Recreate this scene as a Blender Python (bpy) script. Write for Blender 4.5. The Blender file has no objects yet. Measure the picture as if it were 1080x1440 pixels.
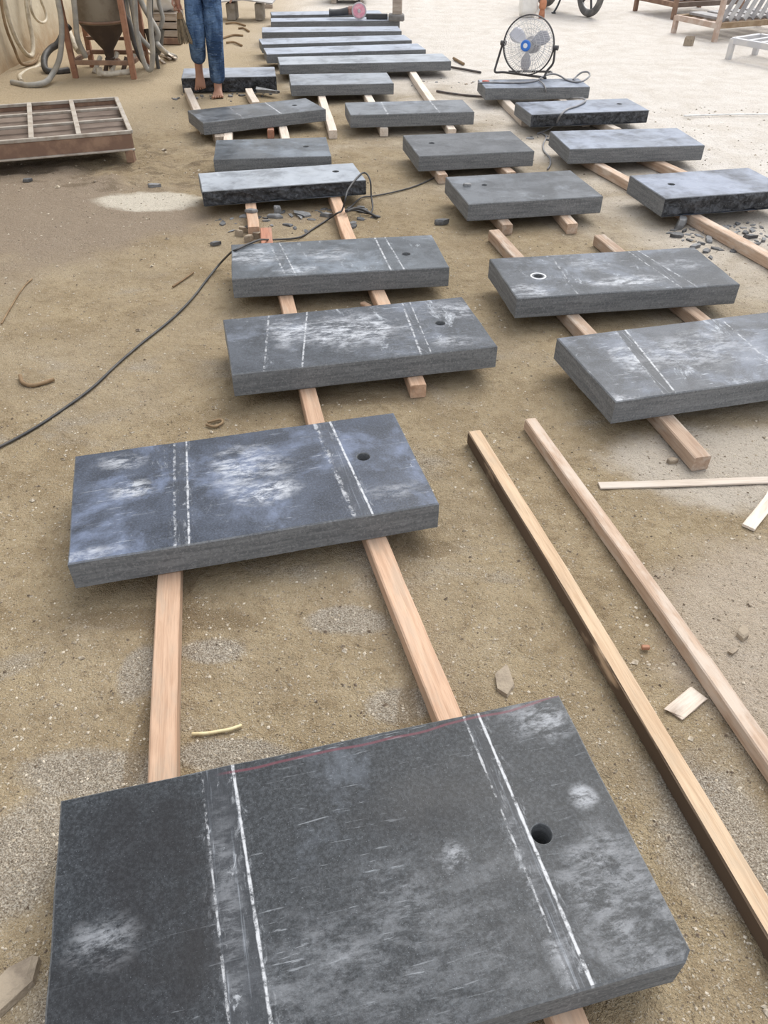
import bpy, bmesh, math, random
from mathutils import Vector, Matrix, noise as mnoise
random.seed(7)
SC = bpy.context.scene
COL = SC.collection

# ------------------------------------------------------------------ camera
CAM_Z = 1.66
PITCH, ROLL, FPX = math.radians(40.177), math.radians(0.654), 1080.0
cam_d = bpy.data.cameras.new('camera')
cam = bpy.data.objects.new('camera', cam_d); COL.objects.link(cam)
cam_d.sensor_fit = 'VERTICAL'; cam_d.sensor_height = 36.0
cam_d.lens = FPX / 1440.0 * 36.0
cam_d.clip_start = 0.02; cam_d.clip_end = 300
cam.matrix_world = (Matrix.Translation((0, 0, CAM_Z)) @ Matrix.Rotation(math.pi/2 - PITCH, 4, 'X')
                    @ Matrix.Rotation(ROLL, 4, 'Z'))
SC.camera = cam
SC.view_settings.view_transform = 'Standard'
SC.view_settings.look = 'None'
SC.view_settings.gamma = 1.0
SC.view_settings.use_curve_mapping = False
SC.view_settings.exposure = 0.48

# ------------------------------------------------------------------ overcast sky and veiled sun
w = bpy.data.worlds.new('world'); SC.world = w; w.use_nodes = True
nt = w.node_tree; nt.nodes.clear()
wo = nt.nodes.new('ShaderNodeOutputWorld'); bg = nt.nodes.new('ShaderNodeBackground')
tc = nt.nodes.new('ShaderNodeTexCoord'); sx = nt.nodes.new('ShaderNodeSeparateXYZ')
rp = nt.nodes.new('ShaderNodeValToRGB')
rp.color_ramp.elements[0].position = 0.0; rp.color_ramp.elements[0].color = (0.95, 0.965, 1.0, 1)
rp.color_ramp.elements[1].position = 0.9; rp.color_ramp.elements[1].color = (0.86, 0.91, 1.0, 1)
nt.links.new(tc.outputs['Generated'], sx.inputs[0]); nt.links.new(sx.outputs['Z'], rp.inputs[0])
nt.links.new(rp.outputs[0], bg.inputs[0]); nt.links.new(bg.outputs[0], wo.inputs[0])
bg.inputs[1].default_value = 0.82
sun_d = bpy.data.lights.new('sun', 'SUN'); sun_d.energy = 2.35; sun_d.angle = math.radians(44)
sun_d.color = (1.0, 0.965, 0.91)
sun = bpy.data.objects.new('sun', sun_d); COL.objects.link(sun)
sun.rotation_euler = Vector((0.42, 0.62, 1.05)).to_track_quat('Z', 'Y').to_euler()

# ------------------------------------------------------------------ surveying helpers (pixel of the 1080x1440 photo -> point on a known plane)
def ray(px, py):
    x, y = px - 540.0, 720.0 - py
    c, s = math.cos(ROLL), math.sin(ROLL)
    x, y = c*x - s*y, s*x + c*y
    return Vector((x, FPX*math.cos(PITCH) + y*math.sin(PITCH), -FPX*math.sin(PITCH) + y*math.cos(PITCH)))
def P(px, py, z=0.0):
    d = ray(px, py); return Vector((0, 0, CAM_Z)) + d*((z - CAM_Z)/d.z)
def PY(px, py, Y):
    d = ray(px, py); return Vector((0, 0, CAM_Z)) + d*(Y/d.y)
def PX(px, py, X):
    d = ray(px, py); return Vector((0, 0, CAM_Z)) + d*(X/d.x)

# ------------------------------------------------------------------ node helpers
class Mat:
    def __init__(self, name, rough=0.7, spec=0.5, metal=0.0):
        self.m = bpy.data.materials.new(name); self.m.use_nodes = True
        self.nt = self.m.node_tree; self.b = self.nt.nodes['Principled BSDF']
        self.b.inputs['Roughness'].default_value = rough
        self.b.inputs['Specular IOR Level'].default_value = spec
        self.b.inputs['Metallic'].default_value = metal
    def new(self, t): return self.nt.nodes.new(t)
    def put(self, sock, v):
        if hasattr(v, 'is_linked') or isinstance(v, bpy.types.NodeSocket): self.nt.links.new(v, sock)
        elif isinstance(v, (tuple, list)) and len(v) == 3 and sock.type == 'RGBA': sock.default_value = (*v, 1)
        else: sock.default_value = v
    def coord(self, kind='Object'): return self.new('ShaderNodeTexCoord').outputs[kind]
    def pos(self): return self.new('ShaderNodeNewGeometry').outputs['Position']
    def map(self, vec, scale=(1, 1, 1), loc=(0, 0, 0), rot=(0, 0, 0)):
        n = self.new('ShaderNodeMapping'); self.put(n.inputs['Vector'], vec)
        self.put(n.inputs['Scale'], Vector(scale)); self.put(n.inputs['Location'], Vector(loc)); n.inputs['Rotation'].default_value = rot
        return n.outputs[0]
    def noise(self, vec, scale, detail=4, rough=0.55, dist=0.0):
        n = self.new('ShaderNodeTexNoise'); self.put(n.inputs['Vector'], vec)
        n.inputs['Scale'].default_value = scale; n.inputs['Detail'].default_value = detail
        n.inputs['Roughness'].default_value = rough; n.inputs['Distortion'].default_value = dist
        return n.outputs[0]
    def voro(self, vec, scale, feature='F1'):
        n = self.new('ShaderNodeTexVoronoi'); n.feature = feature; self.put(n.inputs['Vector'], vec)
        n.inputs['Scale'].default_value = scale; return n.outputs['Distance']
    def math(self, op, a, b=0.0, clamp=False):
        n = self.new('ShaderNodeMath'); n.operation = op; n.use_clamp = clamp
        self.put(n.inputs[0], a); self.put(n.inputs[1], b); return n.outputs[0]
    def mul(self, a, b): return self.math('MULTIPLY', a, b)
    def step(self, v, lo, hi, a=0.0, b=1.0):
        n = self.new('ShaderNodeMapRange'); n.interpolation_type = 'SMOOTHSTEP'
        self.put(n.inputs['Value'], v); n.inputs['From Min'].default_value = lo; n.inputs['From Max'].default_value = hi
        n.inputs['To Min'].default_value = a; n.inputs['To Max'].default_value = b
        return n.outputs[0]
    def mix(self, f, a, b, mode='MIX'):
        n = self.new('ShaderNodeMix'); n.data_type = 'RGBA'; n.blend_type = mode
        self.put(n.inputs[0], f); self.put(n.inputs[6], a); self.put(n.inputs[7], b); return n.outputs[2]
    def sep(self, v):
        n = self.new('ShaderNodeSeparateXYZ'); self.put(n.inputs[0], v); return n.outputs
    def rnd(self): return self.new('ShaderNodeObjectInfo').outputs['Random']
    def shift(self, vec, k=13.0):
        n = self.new('ShaderNodeVectorMath'); n.operation = 'ADD'; self.put(n.inputs[0], vec)
        self.put(n.inputs[1], self.mul(self.rnd(), k)); return n.outputs[0]
    def color(self, v): self.put(self.b.inputs['Base Color'], v); return self
    def rough(self, v): self.put(self.b.inputs['Roughness'], v); return self
    def bump(self, h, strength=0.3, dist=0.01):
        n = self.new('ShaderNodeBump'); n.inputs['Strength'].default_value = strength; n.inputs['Distance'].default_value = dist
        self.put(n.inputs['Height'], h); self.nt.links.new(n.outputs[0], self.b.inputs['Normal']); return self

def plain(name, col, rough=0.6, metal=0.0, var=0.15, scale=12.0, col2=None, lo=0.4, hi=0.7, bump=0.0, spec=0.5):
    m = Mat(name, rough, spec, metal); v = m.shift(m.coord())
    f = m.step(m.noise(v, scale, 5, 0.6), lo, hi)
    c2 = col2 if col2 else tuple(c*(1 - var*2) for c in col)
    m.color(m.mix(f, col, c2))
    if bump: m.bump(m.noise(v, scale*4, 4), bump, 0.01)
    return m.m

def wood(name, light, dark, dirt, dirt_amt, bark=None):
    m = Mat(name, 0.75, 0.25); v = m.shift(m.coord())
    grain = m.noise(m.map(v, (1.2, 22, 22)), 3.0, 6, 0.65, 0.6)
    fine = m.noise(m.map(v, (3, 90, 90)), 4.0, 3, 0.6)
    knot = m.step(m.voro(m.map(v, (1.0, 3.0, 3.0)), 2.3), 0.0, 0.16, 1.0, 0.0)
    c = m.mix(m.step(grain, 0.35, 0.72), light, dark)
    c = m.mix(m.mul(m.step(fine, 0.5, 0.75), 0.45), c, tuple(x*0.6 for x in dark))
    c = m.mix(m.mul(knot, 0.7), c, (dark[0]*0.4, dark[1]*0.33, dark[2]*0.28))
    d = m.mul(m.step(m.noise(m.map(v, (2.5, 9, 9)), 2.2, 6, 0.65), 0.45, 0.68), dirt_amt)
    c = m.mix(d, c, dirt)
    hs = m.new('ShaderNodeHueSaturation'); m.put(hs.inputs['Value'], m.step(m.rnd(), 0, 1, 0.84, 1.12)); m.put(hs.inputs['Color'], c)
    c = hs.outputs[0]
    if bark:      # sets a darker colour on one flank, in patches
        c = m.mix(m.mul(m.step(m.sep(m.coord('Normal'))[1], -0.3, -0.8), m.step(m.noise(m.map(v, (2, 6, 6)), 2.0, 4), 0.30, 0.45)), c, bark)
    m.color(c); m.bump(m.mix(0.5, grain, fine), 0.35, 0.004)
    return m.m

WOOD_FRESH = wood('fresh_sawn_timber', (0.56, 0.38, 0.265), (0.42, 0.265, 0.175), (0.40, 0.315, 0.24), 0.55)
WOOD_DARK_FLANK = wood('dark_flanked_timber', (0.58, 0.43, 0.29), (0.44, 0.30, 0.19), (0.42, 0.34, 0.25), 0.5, (0.11, 0.075, 0.05))
WOOD_DUSTY = wood('dusty_timber', (0.50, 0.37, 0.275), (0.35, 0.24, 0.17), (0.54, 0.46, 0.385), 0.8)
WOOD_PALE = wood('bleached_timber', (0.68, 0.59, 0.50), (0.52, 0.43, 0.35), (0.66, 0.60, 0.53), 0.6)
WOOD_RED = wood('reddish_timber', (0.42, 0.2, 0.13), (0.27, 0.12, 0.08), (0.36, 0.26, 0.2), 0.4)
WOOD_GREY = wood('weathered_timber', (0.40, 0.34, 0.28), (0.24, 0.19, 0.15), (0.46, 0.40, 0.34), 0.6)

# ------------------------------------------------------------------ geometry helpers
def smooth_path(pts, k=6, closed=False):
    pts = [Vector(p) for p in pts]; n = len(pts); out = []
    rng = range(n if closed else n-1)
    for i in rng:
        if closed: p0, p1, p2, p3 = pts[i-1], pts[i], pts[(i+1) % n], pts[(i+2) % n]
        else:
            p1, p2 = pts[i], pts[i+1]
            p0 = pts[i-1] if i > 0 else p1*2 - p2
            p3 = pts[i+2] if i+2 < n else p2*2 - p1
        for j in range(k):
            t = j/k
            out.append(0.5*((2*p1) + (p2-p0)*t + (2*p0-5*p1+4*p2-p3)*t*t + (3*p1-p0-3*p2+p3)*t**3))
    if not closed: out.append(pts[-1])
    return out

class MB:
    def __init__(self): self.v = []; self.f = []; self.s = []
    def add(self, verts, faces, smooth=False):
        o = len(self.v); self.v += [tuple(p) for p in verts]
        self.f += [tuple(i+o for i in f) for f in faces]; self.s += [smooth]*len(faces); return self
    def bm(self, bm, smooth=False):
        bm.verts.index_update()
        self.add([v.co.copy() for v in bm.verts], [[v.index for v in f.verts] for f in bm.faces], smooth); bm.free(); return self
    def box(self, c, size, rot=None, bev=0.0):
        bm = bmesh.new(); bmesh.ops.create_cube(bm, size=1.0)
        for v in bm.verts: v.co = Vector((v.co.x*size[0], v.co.y*size[1], v.co.z*size[2]))
        if bev: bmesh.ops.bevel(bm, geom=list(bm.edges), offset=bev, segments=1, affect='EDGES')
        M = Matrix.Translation(c)
        if rot is not None: M = M @ (rot if isinstance(rot, Matrix) else Matrix.Rotation(rot, 4, 'Z'))
        bmesh.ops.transform(bm, matrix=M, verts=bm.verts)
        return self.bm(bm)
    def bar(self, a, b, wd, ht, up=(0, 0, 1), bev=0.003):
        a, b = Vector(a), Vector(b); x = (b-a).normalized(); u = Vector(up)
        y = u.cross(x)
        if y.length < 1e-4: y = Vector((0, 1, 0)).cross(x)
        y.normalize(); z = x.cross(y)
        M = Matrix((x, y, z)).transposed().to_4x4()
        return self.box((a+b)/2, ((b-a).length, wd, ht), M, bev)
    def tube(self, pts, r, n=8, closed=False, k=6, caps=True):
        pts = smooth_path(pts, k, closed) if k > 1 else [Vector(p) for p in pts]
        m = len(pts); rr = r if callable(r) else (lambda t: r)
        t0 = (pts[1]-pts[0]).normalized(); ref = Vector((0, 0, 1)) if abs(t0.z) < 0.9 else Vector((1, 0, 0))
        nrm = t0.cross(ref).normalized(); V = []; F = []
        for i, p in enumerate(pts):
            if closed: t = (pts[(i+1) % m]-pts[i-1])
            else: t = pts[min(i+1, m-1)]-pts[max(i-1, 0)]
            if t.length < 1e-9: t = t0
            t.normalize(); nrm = (nrm - t*nrm.dot(t))
            if nrm.length < 1e-6: nrm = t.orthogonal()
            nrm.normalize(); bn = t.cross(nrm); R = rr(i/max(1, m-1))
            for j in range(n):
                a = 2*math.pi*j/n; V.append(p + (nrm*math.cos(a) + bn*math.sin(a))*R)
        for i in range(m if closed else m-1):
            for j in range(n):
                a, b = i*n+j, i*n+(j+1) % n; c, d = ((i+1) % m)*n+(j+1) % n, ((i+1) % m)*n+j
                F.append((a, b, c, d))
        self.add(V, F, True)
        if caps and not closed: self.add([V[j] for j in range(n)], [tuple(reversed(range(n)))]); self.add(V[-n:], [tuple(range(n))])
        return self
    def cyl(self, a, b, r0, r1=None, n=16):
        a, b = Vector(a), Vector(b); r1 = r0 if r1 is None else r1
        return self.tube([a, b], lambda t: r0 + (r1-r0)*t, n, k=1)
    def lathe(self, prof, M=None, n=24, cap=True):
        M = M or Matrix(); V = []; F = []
        for (r, z) in prof:
            for j in range(n):
                a = 2*math.pi*j/n; V.append(M @ Vector((r*math.cos(a), r*math.sin(a), z)))
        for i in range(len(prof)-1):
            for j in range(n): F.append((i*n+j, i*n+(j+1) % n, (i+1)*n+(j+1) % n, (i+1)*n+j))
        self.add(V, F, True)
        if cap:
            self.add(V[:n], [tuple(reversed(range(n)))]); self.add(V[-n:], [tuple(range(n))])
        return self
    def torus(self, c, R, r, axis=(0, 0, 1), n=28, m=8):
        q = Vector(axis).to_track_quat('Z', 'Y').to_matrix()
        pts = [Vector(c) + q @ Vector((R*math.cos(2*math.pi*i/n), R*math.sin(2*math.pi*i/n), 0)) for i in range(n)]
        return self.tube(pts, r, m, closed=True, k=1)
    def build(self, name, mat, parent=None, origin=(0, 0, 0), rotz=0.0):
        me = bpy.data.meshes.new(name)
        o = Vector(origin); R = Matrix.Rotation(-rotz, 3, 'Z')
        me.from_pydata([tuple(R @ (Vector(v)-o)) for v in self.v], [], self.f)
        me.polygons.foreach_set('use_smooth', self.s); me.materials.append(mat); me.update()
        ob = bpy.data.objects.new(name, me); COL.objects.link(ob)
        if parent is not None:
            ob.parent = parent
        ob.location = o; ob.rotation_euler = (0, 0, rotz)
        return ob

def tag(o, label, cat, group=None, kind=None):
    o['label'] = label; o['category'] = cat
    if group: o['group'] = group
    if kind: o['kind'] = kind
    return o
def thing(name, label, cat, group=None, loc=(0, 0, 0)):
    e = bpy.data.objects.new(name, None); COL.objects.link(e); e.empty_display_size = 0.1
    e.location = loc; return tag(e, label, cat, group)
def part(mb, name, mat, root):            # world-space geometry parented under an Empty that only translates
    ob = mb.build(name, mat, root)
    base = root.location.copy(); r = root.parent
    while r is not None: base += r.location; r = r.parent
    ob.location = -base
    return ob
def reorigin_bottom(o): pass
def structure(o, label=None):
    o['kind'] = 'structure'
    if label: o['label'] = label
    return o

# ------------------------------------------------------------------ ground
def bump_at(x, y):
    n1 = mnoise.noise((x*1.3, y*1.3, 0.3)); n2 = mnoise.noise((x*6, y*6, 1.7)); n3 = mnoise.noise((x*21, y*21, 4.1))
    z = 0.0035*n1 + 0.0028*n2 + 0.0026*n3 - 0.003
    # churned mud beside the steel tray
    t = max(0.0, 1 - ((x+1.75)/1.25)**2) * max(0.0, 1 - ((y-5.75)/0.75)**2)
    if t > 0:
        z += t*(0.034*mnoise.noise((x*5, y*9, 8.0)) + 0.034*abs(mnoise.noise((x*14, y*18, 2.0))) - 0.012)
    # sand swept up along the left wall
    t = max(0.0, min(1.0, (-3.1 - x)/0.6)) * max(0.0, min(1.0, (y-7.0)/1.5))
    z += t*0.05*(0.7 + 0.6*mnoise.noise((x*2, y*2, 5.0)))
    # low trodden spots
    for cx, cy, rx, ry, d in SPOTS:
        q = ((x-cx)/rx)**2 + ((y-cy)/ry)**2
        if q < 1: z += (1-q)*(d*0.2 + d*mnoise.noise((x*30, y*30, cx*9)))
    return z
SPOTS = []
for px, py, s, d in [(185, 440, .12, .02), (200, 460, .08, .02), (120, 345, .1, .012), (60, 420, .1, .012), (640, 575, .04, .02), (430, 420, .1, .01),
                     (150, 350, .12, .012), (215, 430, .1, .015), (870, 800, .05, .012), (1040, 890, .07, .014), (1030, 915, .05, .014), (460, 490, .06, .01)]:
    q = P(px, py); SPOTS.append((q.x, q.y, s, s*0.8, d))
ys = []; y = -2.0
while y < 60: ys.append(y); y += 0.024 if y < 3.5 else 0.024*(1 + (y-3.5)*0.35)
xs = []; x = 0.0
while x < 40: xs.append(x); x += 0.03 if x < 4.5 else 0.03*(1 + (x-4.5)*1.2)
xs = [-q for q in reversed(xs[1:])] + xs
V = []; F = []
for yy in ys:
    for xx in xs: V.append((xx, yy, bump_at(xx, yy) if abs(xx) < 7 and yy < 18 else -0.003))
nx = len(xs)
for j in range(len(ys)-1):
    for i in range(nx-1): F.append((j*nx+i, j*nx+i+1, (j+1)*nx+i+1, (j+1)*nx+i))
g = Mat('packed_sandy_earth', 0.92, 0.12)
pp = g.pos(); X, Yc, Z = g.sep(pp)[0:3]
big = g.noise(pp, 0.9, 6, 0.6, 0.4); mid = g.noise(pp, 4.5, 6, 0.62); fine = g.noise(pp, 60, 4, 0.65); grit = g.noise(pp, 240, 2, 0.7)
c = g.mix(g.step(mid, 0.32, 0.7), (0.405, 0.318, 0.200), (0.30, 0.228, 0.138))
med = g.noise(pp, 19, 5, 0.68, 0.3)
c = g.mix(g.mul(g.step(med, 0.51, 0.66), 0.6), c, (0.225, 0.163, 0.095))
clod = g.noise(pp, 8.5, 7, 0.74, 0.8)
c = g.mix(g.mul(g.step(clod, 0.60, 0.70), 0.55), c, (0.185, 0.135, 0.08))
c = g.mix(g.mul(g.step(med, 0.46, 0.30), 0.4), c, (0.47, 0.385, 0.275))
c = g.mix(g.mul(g.step(big, 0.45, 0.68), 0.55), c, (0.43, 0.355, 0.255))
# grey gravelly patches where the sand is worn away
gp = g.mul(g.step(g.noise(g.map(pp, (1, 1.6, 1), (3, 7, 0)), 1.9, 5, 0.6, 0.5), 0.55, 0.72), g.step(Yc, 4.6, 3.0))
gcol = g.mix(g.step(grit, 0.42, 0.62), (0.25, 0.215, 0.175), (0.50, 0.45, 0.38))
c = g.mix(g.mul(gp, 0.7), c, gcol)
# damp smooth mud at the left
dm = g.math('ADD', g.math('ADD', g.mul(X, -0.55), g.mul(g.math('ABSOLUTE', g.math('SUBTRACT', Yc, 4.75)), -0.75)), g.mul(g.math('SUBTRACT', g.noise(pp, 1.4, 5, 0.6), 0.5), 1.5))
damp = g.step(dm, 0.15, 0.75)
c = g.mix(g.mul(damp, 0.85), c, (0.295, 0.232, 0.175))
# pale dry stone dust far and right, the open yard's brighter light painted in too
dr = g.math('ADD', g.math('ADD', g.mul(X, 0.42), g.mul(Yc, 0.20)), g.mul(g.math('SUBTRACT', g.noise(pp, 1.1, 6, 0.62, 0.6), 0.5), 1.7))
dry = g.step(dr, 1.05, 2.35)
dcol = g.mix(g.step(mid, 0.35, 0.7), (0.84, 0.785, 0.725), (0.74, 0.675, 0.60))
c = g.mix(g.mul(dry, 0.95), c, dcol)
# warm sand by the wall
ws = g.mul(g.step(Yc, 6.3, 7.6), g.step(X, -0.9, -1.9))
c = g.mix(g.mul(ws, 0.75), c, g.mix(mid, (0.50, 0.39, 0.255), (0.62, 0.51, 0.36)))
# white dust spill left of the chiselled slab, and right of the nearest loose slabs
def spill(cx, cy, rx, ry, col, amt, c):
    dx = g.math('DIVIDE', g.math('SUBTRACT', X, cx), rx); dy = g.math('DIVIDE', g.math('SUBTRACT', Yc, cy), ry)
    q = g.math('ADD', g.math('POWER', dx, 2.0), g.math('POWER', dy, 2.0))
    q = g.math('ADD', q, g.mul(g.math('SUBTRACT', g.noise(pp, 5.0, 5, 0.6), 0.5), 1.3))
    return g.mix(g.mul(g.step(q, 1.15, 0.5), amt), c, col)
# worn gravelly spots between the battens
for (gx, gy, rx_, ry_) in ((130, 1085, .20, .07), (330, 1062, .16, .05), (565, 990, .10, .06), (490, 872, .13, .06), (300, 915, .10, .05), (195, 945, .06, .10), (30, 1200, .10, .16), (250, 1440, .3, .1), (1010, 1180, .15, .2)):
    gq = P(gx, gy); c = spill(gq.x, gq.y, rx_, ry_, gcol, 0.75, c)
# shade beside battens and before slab fronts, painted into the earth
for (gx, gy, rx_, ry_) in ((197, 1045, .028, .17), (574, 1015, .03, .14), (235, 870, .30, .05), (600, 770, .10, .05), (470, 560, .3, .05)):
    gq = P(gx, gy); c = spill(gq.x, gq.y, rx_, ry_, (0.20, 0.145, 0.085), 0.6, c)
# churned wet mud by the tray
mudn = g.step(g.noise(g.map(pp, (5, 9, 5)), 1.0, 5, 0.65), 0.48, 0.62)
mq = g.math('ADD', g.math('POWER', g.math('DIVIDE', g.math('ADD', X, 1.8), 1.2), 2.0), g.math('POWER', g.math('DIVIDE', g.math('SUBTRACT', Yc, 5.75), 0.7), 2.0))
c = g.mix(g.mul(g.mul(g.step(mq, 1.0, 0.3), mudn), 0.7), c, (0.17, 0.125, 0.08))
c = spill(-1.53, 5.02, 0.36, 0.2, (0.66, 0.60, 0.50), 0.95, c)
c = spill(1.35, 2.25, 0.55, 0.30, (0.56, 0.50, 0.43), 0.8, c)
c = spill(1.25, 1.4, 0.5, 0.5, (0.50, 0.42, 0.34), 0.7, c)
# grains
c = g.mix(g.mul(g.step(grit, 0.57, 0.70), 0.6), c, (0.60, 0.55, 0.47))
c = g.mix(g.mul(g.step(grit, 0.43, 0.31), 0.6), c, (0.13, 0.10, 0.07))
c = g.mix(g.mul(g.step(fine, 0.42, 0.28), 0.55), c, (0.16, 0.12, 0.08))
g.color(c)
rr = g.math('SUBTRACT', 0.95, g.mul(damp, 0.28)); g.rough(rr)
hh = g.math('ADD', g.math('ADD', g.mul(fine, 0.7), g.mul(med, 1.0)), g.math('ADD', g.mul(grit, 0.3), g.mul(g.math('SUBTRACT', mid, clod), 0.9)))
g.bump(hh, 0.9, 0.022)
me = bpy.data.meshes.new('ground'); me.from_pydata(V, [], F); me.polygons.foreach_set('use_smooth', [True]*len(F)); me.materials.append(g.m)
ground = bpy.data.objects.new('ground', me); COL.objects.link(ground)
structure(ground, 'packed sandy earth of the stone yard')

# ------------------------------------------------------------------ plaster wall along the left
wm = Mat('stained_plaster', 0.9, 0.2); wp = wm.pos(); WX, WY, WZ = wm.sep(wp)[0:3]
c = wm.mix(wm.step(wm.noise(wp, 1.6, 6, 0.6), 0.35, 0.7), (0.62, 0.55, 0.42), (0.50, 0.43, 0.32))
low = wm.step(wm.math('ADD', WZ, wm.mul(wm.math('SUBTRACT', wm.noise(wp, 3.5, 6, 0.65), 0.5), 0.7)), 0.45, 0.02)
c = wm.mix(wm.mul(low, 0.85), c, (0.36, 0.245, 0.14))
streak = wm.step(wm.noise(wm.map(wp, (6, 6, 0.6)), 1.5, 5, 0.6), 0.5, 0.72)
c = wm.mix(wm.mul(streak, 0.45), c, (0.33, 0.28, 0.21))
wm.color(c).bump(wm.noise(wp, 22, 6, 0.65), 0.35, 0.02)
structure(MB().box((-3.93, 14.0, 1.3), (0.24, 26.0, 2.8), None, 0.01).build('wall_left', wm.m), 'stained beige plaster wall along the left')

# ------------------------------------------------------------------ stone slabs
def stone_mat(name, seed, dust=0.5, white=0.3, lines=(), band=(), red=None, tint=(1, 1, 1), dust_glare=0.0, cloud=None, spec=0.5, dark=1.0, ring=None):
    m = Mat(name, 0.5, spec); co = m.coord(); x, y, z = m.sep(co)[0:3]
    v = m.map(co, (1, 1, 1), (seed*3.71, seed*1.93, seed*0.77))
    nrm = m.sep(m.coord('Normal'))[2]
    top = m.step(nrm, 0.6, 0.9)
    speck = m.noise(v, 150, 3, 0.7)
    dk, lt = tuple(v_*t_*dark for v_, t_ in zip((0.026, 0.029, 0.033), tint)), tuple(v_*t_*dark for v_, t_ in zip((0.078, 0.086, 0.096), tint))  # tint is mostly bluish: sky reflection put into the stone colour
    base = m.mix(m.step(speck, 0.35, 0.75), dk, lt)
    pale = (0.27*tint[0], 0.30*tint[1], 0.35*tint[2])
    cl = m.noise(v, 2.6, 9, 0.70, 0.35)
    d1 = m.mul(m.step(cl, 0.60 - 0.20*dust, 0.74 - 0.20*dust), 0.16 + 0.36*dust)
    c = m.mix(d1, base, pale)
    if dust_glare: c = m.mix(m.mul(m.step(m.noise(v, 5.5, 6, 0.65, 0.5), 0.40 - 0.35*dust_glare, 0.62), dust_glare), c, (0.40*tint[0], 0.43*tint[1], 0.47*tint[2]))  # pale dust layer; on the far slabs it also paints in sky glare
    c = m.mix(m.mul(m.step(m.noise(v, 330, 2, 0.6), 0.64, 0.74), 0.35), c, (0.36, 0.39, 0.43))
    # dry white smears and scrapes
    sm = m.noise(m.map(v, (2.2, 1.0, 1.0), rot=(0, 0, 0.6 + seed)), 3.6, 9, 0.78, 0.5)
    c = m.mix(m.mul(m.step(sm, 0.64 - 0.13*white, 0.76 - 0.13*white), min(0.85, 0.30 + 0.7*white)), c, (0.56, 0.59, 0.63))
    sc = m.noise(m.map(v, (1.0, 9.0, 1.0), rot=(0, 0, 0.9*seed)), 6.0, 5, 0.7, 0.3)
    c = m.mix(m.mul(m.step(sc, 0.66, 0.74), 0.30 + 0.25*white), c, (0.46, 0.50, 0.54))
    for ang, k_ in ((0.5 + seed, 1.0), (1.9 + seed*0.7, 1.3)):
        s2 = m.noise(m.map(v, (2.2*k_, 26.0*k_, 1.0), rot=(0, 0, ang)), 4.0, 4, 0.6, 0.4)
        c = m.mix(m.mul(m.step(s2, 0.645, 0.70), m.mul(m.step(cl, 0.42, 0.60), 0.22 + 0.6*white)), c, (0.56, 0.59, 0.63))
    dkp = m.noise(m.map(v, (1, 1, 1), (5.0, 2.0, 0)), 3.4, 8, 0.72, 0.3)
    c = m.mix(m.mul(m.step(dkp, 0.50, 0.66), 0.5), c, base)
    if cloud:     # soft dusty blotches, plus dark ones at negative strength, where the photograph has them: (cx, cy, rx, ry, strength)
        for (cx, cy, rx, ry, s) in cloud:
            dx = m.math('DIVIDE', m.math('SUBTRACT', x, cx), rx); dy = m.math('DIVIDE', m.math('SUBTRACT', y, cy), ry)
            q = m.math('ADD', m.math('POWER', dx, 2.0), m.math('POWER', dy, 2.0))
            q = m.math('ADD', q, m.mul(m.math('SUBTRACT', m.noise(v, 8, 6, 0.7, 0.6), 0.5), 3.2))
            k = m.mul(m.step(q, 1.5, -0.6), m.step(m.noise(m.map(v, (1, 2.4, 1), rot=(0, 0, 0.35+cx)), 13, 9, 0.80, 0.25), 0.42, 0.60))
            c = m.mix(m.mul(k, abs(s)), c, (0.62, 0.64, 0.68)) if s > 0 else m.mix(m.mul(m.step(q, 1.5, -0.6), -s), c, (0.016, 0.015, 0.016))
    fl = m.noise(v, 11, 9, 0.82, 1.6)
    c = m.mix(m.mul(m.step(fl, 0.655, 0.70), 0.35 + 0.3*white), c, (0.60, 0.62, 0.65))
    # scrubbed bands between the chalk lines
    for (a0, b0, a1, b1, dark) in band:
        l0 = m.math('SUBTRACT', x, m.math('ADD', m.mul(y, b0), a0)); l1 = m.math('SUBTRACT', m.math('ADD', m.mul(y, b1), a1), x)
        ins = m.mul(m.step(l0, -0.002, 0.003), m.step(l1, -0.002, 0.003))
        st = m.noise(m.map(v, (60, 2.0, 1)), 2.0, 4, 0.7)
        c = m.mix(m.mul(ins, 0.75*dark), c, m.mix(m.step(st, 0.55, 0.72), (0.035, 0.038, 0.044), (0.22, 0.24, 0.27)))
        wht = m.step(m.noise(m.map(v, (4, 2.0, 1)), 9.0, 6, 0.75, 0.6), 0.60, 0.70)
        c = m.mix(m.mul(m.mul(ins, wht), 0.55), c, (0.5, 0.52, 0.55))
    for (a, b, wd, s) in lines:
        d = m.math('ABSOLUTE', m.math('SUBTRACT', x, m.math('ADD', m.mul(y, b), a)))
        jit = m.mul(m.math('SUBTRACT', m.noise(v, 40, 3), 0.5), wd*1.2)
        k = m.step(m.math('ADD', d, jit), wd, wd*0.35)
        br = m.step(m.noise(v, 34, 6, 0.78), 0.62 - 0.28*s, 0.74 - 0.22*s)
        c = m.mix(m.mul(m.mul(k, br), 0.22 + 0.5*s), c, (0.66, 0.67, 0.69))
        # powder spilled beside the line
        pw = m.mul(m.step(d, 0.032, 0.0), m.step(m.noise(m.map(v, (3, 1.2, 1)), 17, 7, 0.78, 0.5), 0.53, 0.70))
        c = m.mix(m.mul(pw, 0.5*s), c, (0.50, 0.52, 0.55))
    if ring:
        dx = m.math('SUBTRACT', x, ring[0]); dy = m.math('SUBTRACT', y, ring[1])
        d = m.math('ABSOLUTE', m.math('SUBTRACT', m.math('SQRT', m.math('ADD', m.math('POWER', dx, 2.0), m.math('POWER', dy, 2.0))), ring[2]))
        c = m.mix(m.mul(m.step(d, 0.006, 0.002), 0.8), c, (0.75, 0.76, 0.77))
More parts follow.
